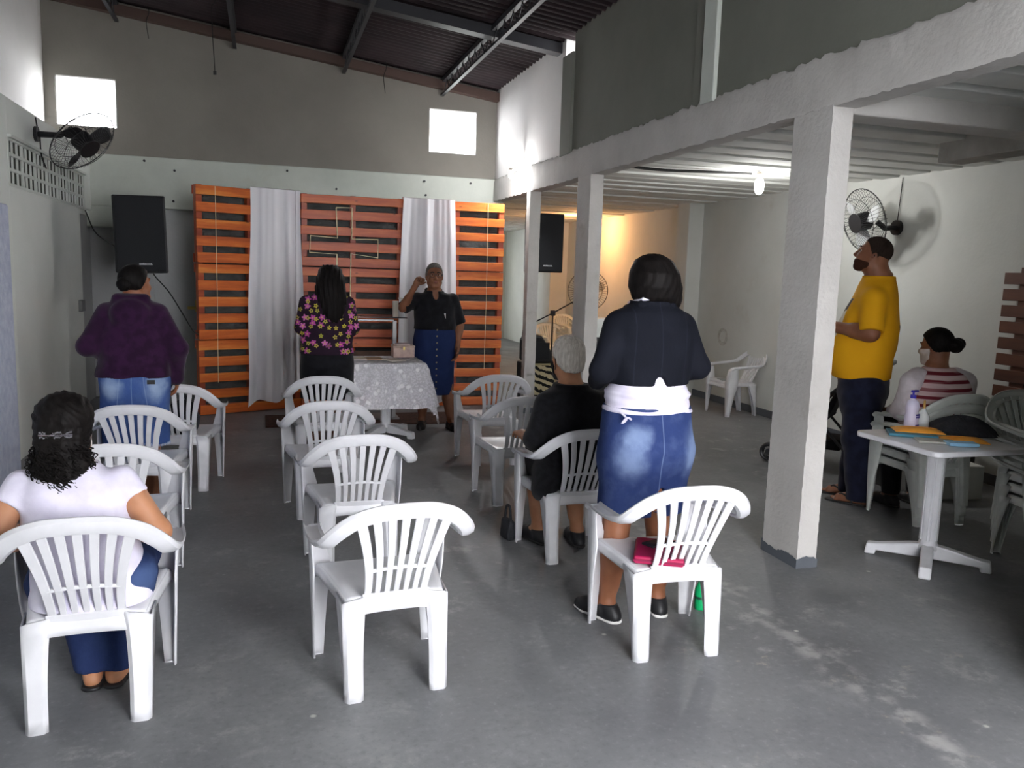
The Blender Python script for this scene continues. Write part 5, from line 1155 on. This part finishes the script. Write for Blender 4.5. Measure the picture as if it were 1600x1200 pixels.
for k in range(150):
    a = 2*PI*k/150; q = at(rows, .46); x = (q[1]+.004)*math.copysign(abs(math.cos(a))**(2/2.3), math.cos(a)); y = (q[2]+.004)*math.copysign(abs(math.sin(a))**(2/2.3), math.sin(a)); b.tube([(x, y, .465), (x*1.01+rnd.uniform(-.004, .004), y*1.01,   .440+rnd.uniform(-.006, .006))], .0022, 4)
b.obj('frayed_hem', mat('frayed_thread', lin((150, 166, 196)), .9), sk)
b = MB().box((.113, -.150, .858), (.046, .008, .026)); b.obj('leather_patch', M_black, sk)
shoes(p, legs, M_shoe, M_solek)
E_ = Fld(.02).el(P(.015, -.105, .005), (.042, .040, .045)); E_.disp(lambda X, Y, Z: .002*np.sin(160*X+90*Y))
hair_cap(p, hd, H_BLK, .012, extra=E_)

# 5. woman in the floral blouse ---------------------------------------------------------
rows = [(1.42, .062, .06, 0, 0), (1.39, .085, .078, 0, 0), (1.365, .145, .095, 0, 0), (1.30, .190, .112, 0, 0), (1.15, .205, .128, 0, 0), (1.02, .212, .138, 0, 0), (.89, .222, .150, 0, 0), (.75, .232, .158, 0, -.01), (.48, .225, .150, 0, 0)]
hd = ((.025, .035, 1.502), rot3(R(-22), 0, R(-3)), 1.0)
arms = [((-.185, 0, 1.30), (-.225, -.02, 1.09), (-.14, .21, 1.06), ((.4, 1, 0), (1, 0, 0), (0, 0, 1), .5, .5)), ((.185, 0, 1.30), (.225, -.02, 1.09), (.14, .21, 1.06), ((-.4, 1, 0), (-1, 0, 0), (0, 0, 1), .5, .5))]
legs = [((-.09, 0, .75), (-.09, .01, .46), (-.09, 0, .085), (-.1, 1)), ((.09, 0, .75), (.09, .01, .46), (.09, 0, .085), (.1, 1))]
p, P, Rm = person('person seen from behind with long black hair, floral blouse and black skirt', (.52, 7.20, 0), R(-3), SK_D, rows, hd, arms, legs)
p.scale = (.965, .965, 1.0)
def floral():
    n = NT('floral_print', .8, .15); c = lin((30, 18, 30))
    col = None; base = n.mix(n.noise(20), c, lin((42, 26, 42)))
    for sc, off, pal, rr in ((13.0, (0, 0, 0), [(0.0, lin((176, 74, 150))), (.5, lin((150, 60, 130))), (1.0, lin((196, 110, 170)))], .30), (15.0, (.37, .61, 0), [(0.0, lin((190, 176, 60))), (.5, lin((176, 160, 80))), (1.0, lin((150, 150, 60)))], .24)):
        xyz = n.sep(n.co); q = n.vmath('ADD', n.comb(xyz[0], xyz[2], 0.0), off); vo = n.vor(sc, q, rnd=.85); vo.voronoi_dimensions = '2D'
        d = n.vmath('SUBTRACT', n.vmath('SCALE', q, sc=sc), n.vmath('SCALE', vo.outputs['Position'], sc=sc)) if False else n.vmath('SUBTRACT', q, vo.outputs['Position'])
        s3 = n.sep(d); ang = n.math('ARCTAN2', s3[1], s3[0]); r = n.math('MULTIPLY', n.vmath('LENGTH', d), sc)
        pet = n.math('ADD', rr, n.math('MULTIPLY', n.math('COSINE', n.math('ADD', n.math('MULTIPLY', ang, 5.0), n.math('MULTIPLY', n.sep(vo.outputs['Color'])[0], 6))), rr*.28))
        pm = n.step(n.math('SUBTRACT', r, pet), .02, -.02); on = n.step(n.sep(vo.outputs['Color'])[1], .30, .34)
        pc = n.ramp(n.sep(vo.outputs['Color'])[2], pal); pc = n.mix(n.step(r, rr*.36, rr*.26), pc, lin((52, 30, 40)) if rr < .29 else lin((200, 150, 110)))
        base = n.mix(n.math('MULTIPLY', pm, on), base, pc)
    n.color(base).bump(n.noise(120), .15, .003); return n.m
M_flo = floral()
F = Fld(.03).loft([at(rows, .875)]+top_of(rows, .88, 1.39), 2.3, .014, fold=folds(.006, 7, 15, 3))
for sh, el, wr, _ in arms: sleeve(F, sh, el, wr, .060, .056, .052, 1.45, .03)
garment(p, 'floral_blouse', M_flo, F, .009)
F = Fld(.03).loft([r for r in rows if r[0] <= .90], 2.3, .006, fold=folds(.003, 6, 8)); garment(p, 'black_skirt', M_black_cot, F, .010)
shoes(p, legs, M_shoe, M_solek)
E_ = Fld(.03).loft([(1.625, .055, .060, .025, .02), (1.59, .100, .105, .025, .01), (1.50, .128, .115, .028, -.015), (1.42, .135, .095, .03, -.055), (1.33, .128, .062, .04, -.095), (1.25, .105, .042, .05, -.125), (1.18, .070, .028, .055, -.135), (1.14, .02, .015, .06, -.135)], 2.0, 0)
E_.disp(lambda X, Y, Z: .003*np.sin(150*X+2.5*np.sin(14*Z))+.002*np.sin(310*X+3*np.sin(9*Z))); E_.cut(lambda X, Y, Z: (lambda q: np.where((np.abs(q[0]) < .066) & (q[2] < .07), q[1]-.03, -1))(loc_fn(*hd)(X, Y, Z)))
fmesh('hair', [E_.mesh(.006)], H_BLK, p)

# 6. grey-haired woman, seated ----------------------------------------------------------
rows = [(1.015, .060, .060, -.045, .155), (.985, .085, .080, -.04, .15), (.955, .145, .100, -.03, .145), (.89, .188, .118, -.02, .145), (.75, .198, .130, -.01, .155), (.58, .208, .138, 0, .182), (.46, .212, .145, 0, .200), (.40, .20, .13, 0, .20)]
hd = ((-.062, .185, 1.135), rot3(R(-4), 0, R(8)), 1.0)
arms = [((-.195, .13, .89), (-.262, .11, .690), (-.262, .33, .672), ((.05, 1, 0), (0, 0, -1), (1, 0, 0), .35, .3)), ((.160, .13, .89), (.245, .13, .690), (.262, .34, .672), ((-.05, 1, 0), (0, 0, -1), (-1, 0, 0), .35, .3))]
legs = [((-.10, .17, .49), (-.12, .53, .47), (-.135, .38, .085), (-.35, .9)), ((.10, .17, .49), (.10, .53, .47), (.085, .30, .085), (.05, 1))]
p, P, Rm = person('person with short grey hair and black clothes seated on a white armchair', (1.69, 4.10, 0), R(-2), SK_L, rows, hd, arms, legs, limb=(.050, .042, .026))
F = Fld(.03).loft([at(rows, .43)]+top_of(rows, .46, .985), 2.3, .014, fold=folds(.005, 7, 14, 1))
for sh, el, wr, _ in arms: sleeve(F, sh, el, wr, .064, .056, .046, 1.30, .03)
F.rc((-.175, .20, .48), (-.190, .12, .405), .055, .060, .05); F.rc((-.15, .11, .45), (-.195, .16, .37), .045, .048, .05); garment(p, 'cardigan', M_black_knit, F, .009)
F = Fld(.05)
for hp, kn, an, td in legs: F.path([hp, kn], (.115, .088)).rc(kn, (kn[0], kn[1]-.02, .36), .088, .095)
F.rc((-.1, .45, .46), (.1, .45, .46), .09).cut(above(.33)); garment(p, 'black_skirt', M_black_cot, F, .010)
shoes(p, legs, M_shoe, M_solek)
E_ = Fld(.03).el(P(0, -.02, .045), (.090, .104, .090)).el(P(0, -.055, -.02), (.078, .070, .075)); E_.disp(lambda X, Y, Z: .0028*np.sin(120*X+60*Z+4*np.sin(25*Y))+.0018*np.sin(260*X-90*Z)); L_ = loc_fn(*hd)
E_.cut(lambda X, Y, Z: (lambda q: np.interp(q[1], [-.12, -.07, -.03, .02, .055, .10], [-.085, -.075, -.03, .0, .055, .075])-q[2])(L_(X, Y, Z)))
fmesh('hair', [E_.mesh(.006)], H_GREY, p); face_band(p, hd, M_bmask, 'face_mask', .006, -.125, -.012, .012, 'black face mask')
b = MB()
for q in (-1, 1): b.tube([P(q*.070, .03, -.02), P(q*.082, .0, .012), P(q*.088, -.03, .0), P(q*.085, -.03, -.04), P(q*.068, .02, -.075)], .0025, 5)
b.obj('mask_strap', M_bmask, p, smooth=True)

# 7. curly-haired woman, seated in front ------------------------------------------------
rows = [(.925, .055, .055, -.04, .13), (.90, .075, .070, -.04, .125), (.868, .125, .085, -.04, .12), (.82, .160, .100, -.035, .12), (.68, .166, .110, -.025, .12), (.55, .172, .115, -.01, .155), (.46, .188, .136, 0, .182), (.40, .17, .11, 0, .19)]
hd = ((-.060, .150, 1.026), rot3(R(4), 0, R(-6)), .93)
arms = [((-.195, .12, .842), (-.285, .07, .665), (-.14, .36, .60), ((.1, 1, 0), (0, 0, -1), (1, 0, 0), .4, .3)), ((.112, .12, .842), (.228, .06, .665), (.12, .36, .60), ((-.1, 1, 0), (0, 0, -1), (-1, 0, 0), .4, .3))]
legs = [((-.10, .17, .49), (-.13, .55, .47), (-.035, .345, .085), (-.05, 1)), ((.10, .17, .49), (.13, .55, .47), (.055, .345, .085), (.25, 1))]
p, P, Rm = person('person with curly black hair and white blouse seated at the front left', (-.59, 2.925, 0), R(2.5), SK_L, rows, hd, arms, legs, limb=(.050, .044, .028), calf=.046, leg_r=(.085, .054, .034))
F = Fld(.03).loft([(.405, .190, .138, 0, .182)]+top_of(rows, .46, .90), 2.3, .010, fold=folds(.004, 7, 16, 4))
for sh, el, wr, _ in arms: sleeve(F, sh, el, wr, .052, .054, .06, .34, .03)
garment(p, 'white_blouse', M_white_cot, F, .008)
M_jean = denim_mat('dark_jeans', (30, 42, 78), (86, 108, 150), (((.16, .12, .47), (.10, .14, .09)),), (), .5)
F = Fld(.03).loft([(.40, .206, .110, 0, .195), (.47, .218, .110, 0, .195), (.52, .19, .100, 0, .20)], 2.3)
for hp, kn, an, td in legs: F.path([hp, kn, (an[0], an[1]-.0, .06)], (.102, .088, .064))
F.cut(above(.055)).disp(folds(.003, 9, 20)); garment(p, 'jeans', M_jean, F, .009)
for hp, kn, an, td in legs:
    d = np.array((td[0], td[1], 0.)); d /= np.linalg.norm(d); a = np.array((an[0], an[1], .007)); G = Fld(.01); h0 = a-d*.055; G.rc(h0, h0+d*.13, .038, .042).rc(h0+d*.13, h0+d*.235, .044, .034).cut(below(.016)).cut(above(.001)); so = fmesh('sandal', [G.mesh(.006)], M_shoe, p)
    e = np.array((d[1], -d[0], 0)); b = MB(); b.sweep(cr([a+d*.11-e*.050, a+d*.10-e*.03+np.array((0, 0, .052)), a+d*.10+e*.03+np.array((0, 0, .052)), a+d*.11+e*.050], 6), [d]*19, .035, .004); b.obj('strap', M_shoe, so)
# curls: a matted mass plus hundreds of corkscrew strands
rnd = random.Random(11); E_ = Fld(.03).el(P(0, -.012, .045), (.094, .108, .090)).el(P(0, -.055, -.03), (.086, .072, .085)).el(P(.005, -.085, -.125), (.088, .050, .085)).el(P(.02, -.10, -.175), (.065, .035, .045))
L_ = loc_fn(*hd); E_.cut(lambda X, Y, Z: (lambda q: np.interp(q[1], [-.12, -.03, .02, .05, .10], [-.30, -.25, -.02, .055, .08])-q[2])(L_(X, Y, Z)))
E_.disp(lambda X, Y, Z: .004*np.sin(130*X+5*np.sin(40*Z))*np.sin(120*Z+4*np.sin(35*X+20*Y)))
hr = fmesh('hair', [E_.mesh(.006)], H_BLK, p)
b = MB()
for k in range(260):
    a = rnd.uniform(-PI*.97, -PI*.03); z0 = rnd.uniform(-.16, -.02); w = .085 if z0 > -.08 else .082; x, y = w*math.cos(a), -.045+.068*math.sin(a)
    Ln = rnd.uniform(.05, .10)*(1 if rnd.random() > .15 else 1.35); rr = rnd.uniform(.006, .011); ph = rnd.uniform(0, 6.28); tn = rnd.uniform(2.0, 3.2); pts = []
    for q in range(22):
        u = q/21; g_ = 1+.22*u; pts.append(P(x*g_+rr*math.cos(ph+tn*2*PI*u)+.014*u*math.sin(ph), y*g_-.010+rr*math.sin(ph+tn*2*PI*u), max(z0-Ln*u, -.235-.0*u)+.004*math.sin(ph+9*u)))
    b.tube(pts, [.0032*(1-.5*q/21) for q in range(22)], 4)
b.obj('curls', H_BLK, hr, smooth=True)
b = MB(); rnd = random.Random(3)
for k in range(26):
    x = -.052+.104*(k/25); 
    for zz in (-.012, .004): b.box(tuple(P(x, -.128+.35*x*x*8*.1+abs(x)*.12, .012+zz+rnd.uniform(-.003, .003))), (.0035, .005, .006))
b.tube([P(x, -.130+abs(x)*.12, .008) for x in np.linspace(-.055, .055, 9)], .003, 5); plabel(b.obj('hair_clip', mat('rhinestone', lin((170, 166, 176)), .15, metal=.8), p), 'glittering hair clip')
face_band(p, hd, M_wmask, 'face_mask', .006, -.12, -.012, .012, 'pale face mask')

# 8. woman in the striped shirt, seated at the right --------------------------------------
rows = [(1.075, .060, .060, .02, .19), (1.045, .085, .082, .02, .18), (1.015, .150, .105, .02, .17), (.95, .200, .130, .015, .155), (.82, .218, .150, .01, .14), (.68, .220, .145, 0, .165), (.57, .215, .145, 0, .20), (.53, .20, .13, 0, .21)]
hd = ((.03, .225, 1.195), rot3(R(-6), 0, R(22)), 1.0)
arms = [((-.195, .16, .955), (-.255, .17, .765), (-.12, .42, .72), ((.4, 1, 0), (0, 0, -1), (1, 0, 0), .4, .3)), ((.225, .16, .955), (.262, .17, .765), (.14, .42, .72), ((-.4, 1, 0), (0, 0, -1), (-1, 0, 0), .4, .3))]
legs = [((-.10, .18, .62), (-.03, .52, .585), (.0, .50, .085), (-.05, 1)), ((.10, .18, .62), (.20, .52, .585), (.21, .50, .085), (.1, 1))]
p, P, Rm = person('person in a red-striped pale shirt and face mask seated on stacked chairs', (4.36, 4.25, 0), R(-3), SK_D, rows, hd, arms, legs)
def striped():
    n = NT('red_striped_jersey', .85, .15); v = n.sep(n.co); z = n.math('ADD', v[2], n.math('MULTIPLY', n.math('SUBTRACT', n.noise(4, detail=2), .5), .012))
    s = n.math('FRACT', n.math('MULTIPLY', z, 1/.052)); m_ = n.math('MULTIPLY', n.step(s, .50, .56), n.step(s, .98, .93)); c = n.mix(m_, lin((196, 172, 172)), lin((112, 38, 48)))
    c = n.mix(n.math('MULTIPLY', n.step(n.noise(3, n.vmath('MULTIPLY', n.co, (1, 1, 8)), 2), .52, .60), .35), c, lin((176, 140, 142))); n.color(c); return n.m
F = Fld(.03).loft([at(rows, .585)]+top_of(rows, .60, 1.045), 2.3, .014, fold=folds(.005, 7, 14, 6)); garment(p, 'striped_shirt', striped(), F, .009)
F = Fld(.045)
for sh, el, wr, _ in arms: sh2 = (sh[0]*.72, sh[1]+.02, sh[2]+.035); F.rc(sh2, sh, .070, .072); sleeve(F, sh, el, wr, .072, .062, .046, 1.9, .03)
garment(p, 'raglan_sleeves', cloth_mat('pale_jersey', (190, 180, 184), (206, 198, 202)), F, .009)
F = Fld(.05).loft([(.535, .20, .13, 0, .21), (.60, .215, .14, 0, .20), (.64, .20, .13, 0, .20)], 2.3)
for hp, kn, an, td in legs: F.path([hp, kn, (an[0], an[1], .12)], (.115, .088, .065))
F.cut(above(.09)); garment(p, 'black_trousers', M_black_cot, F, .010); shoes(p, legs, M_shoe, M_solek)
E_ = Fld(.02).el(P(0, -.125, .005), (.052, .048, .050)).el(P(.02, -.145, .02), (.03, .03, .03)); E_.disp(lambda X, Y, Z: .003*np.sin(150*X+90*Y+60*Z))
hair_cap(p, hd, H_BLK, .012, extra=E_); face_band(p, hd, M_wmask, 'face_mask', .006, -.12, -.012, .012, 'pale patterned face mask')
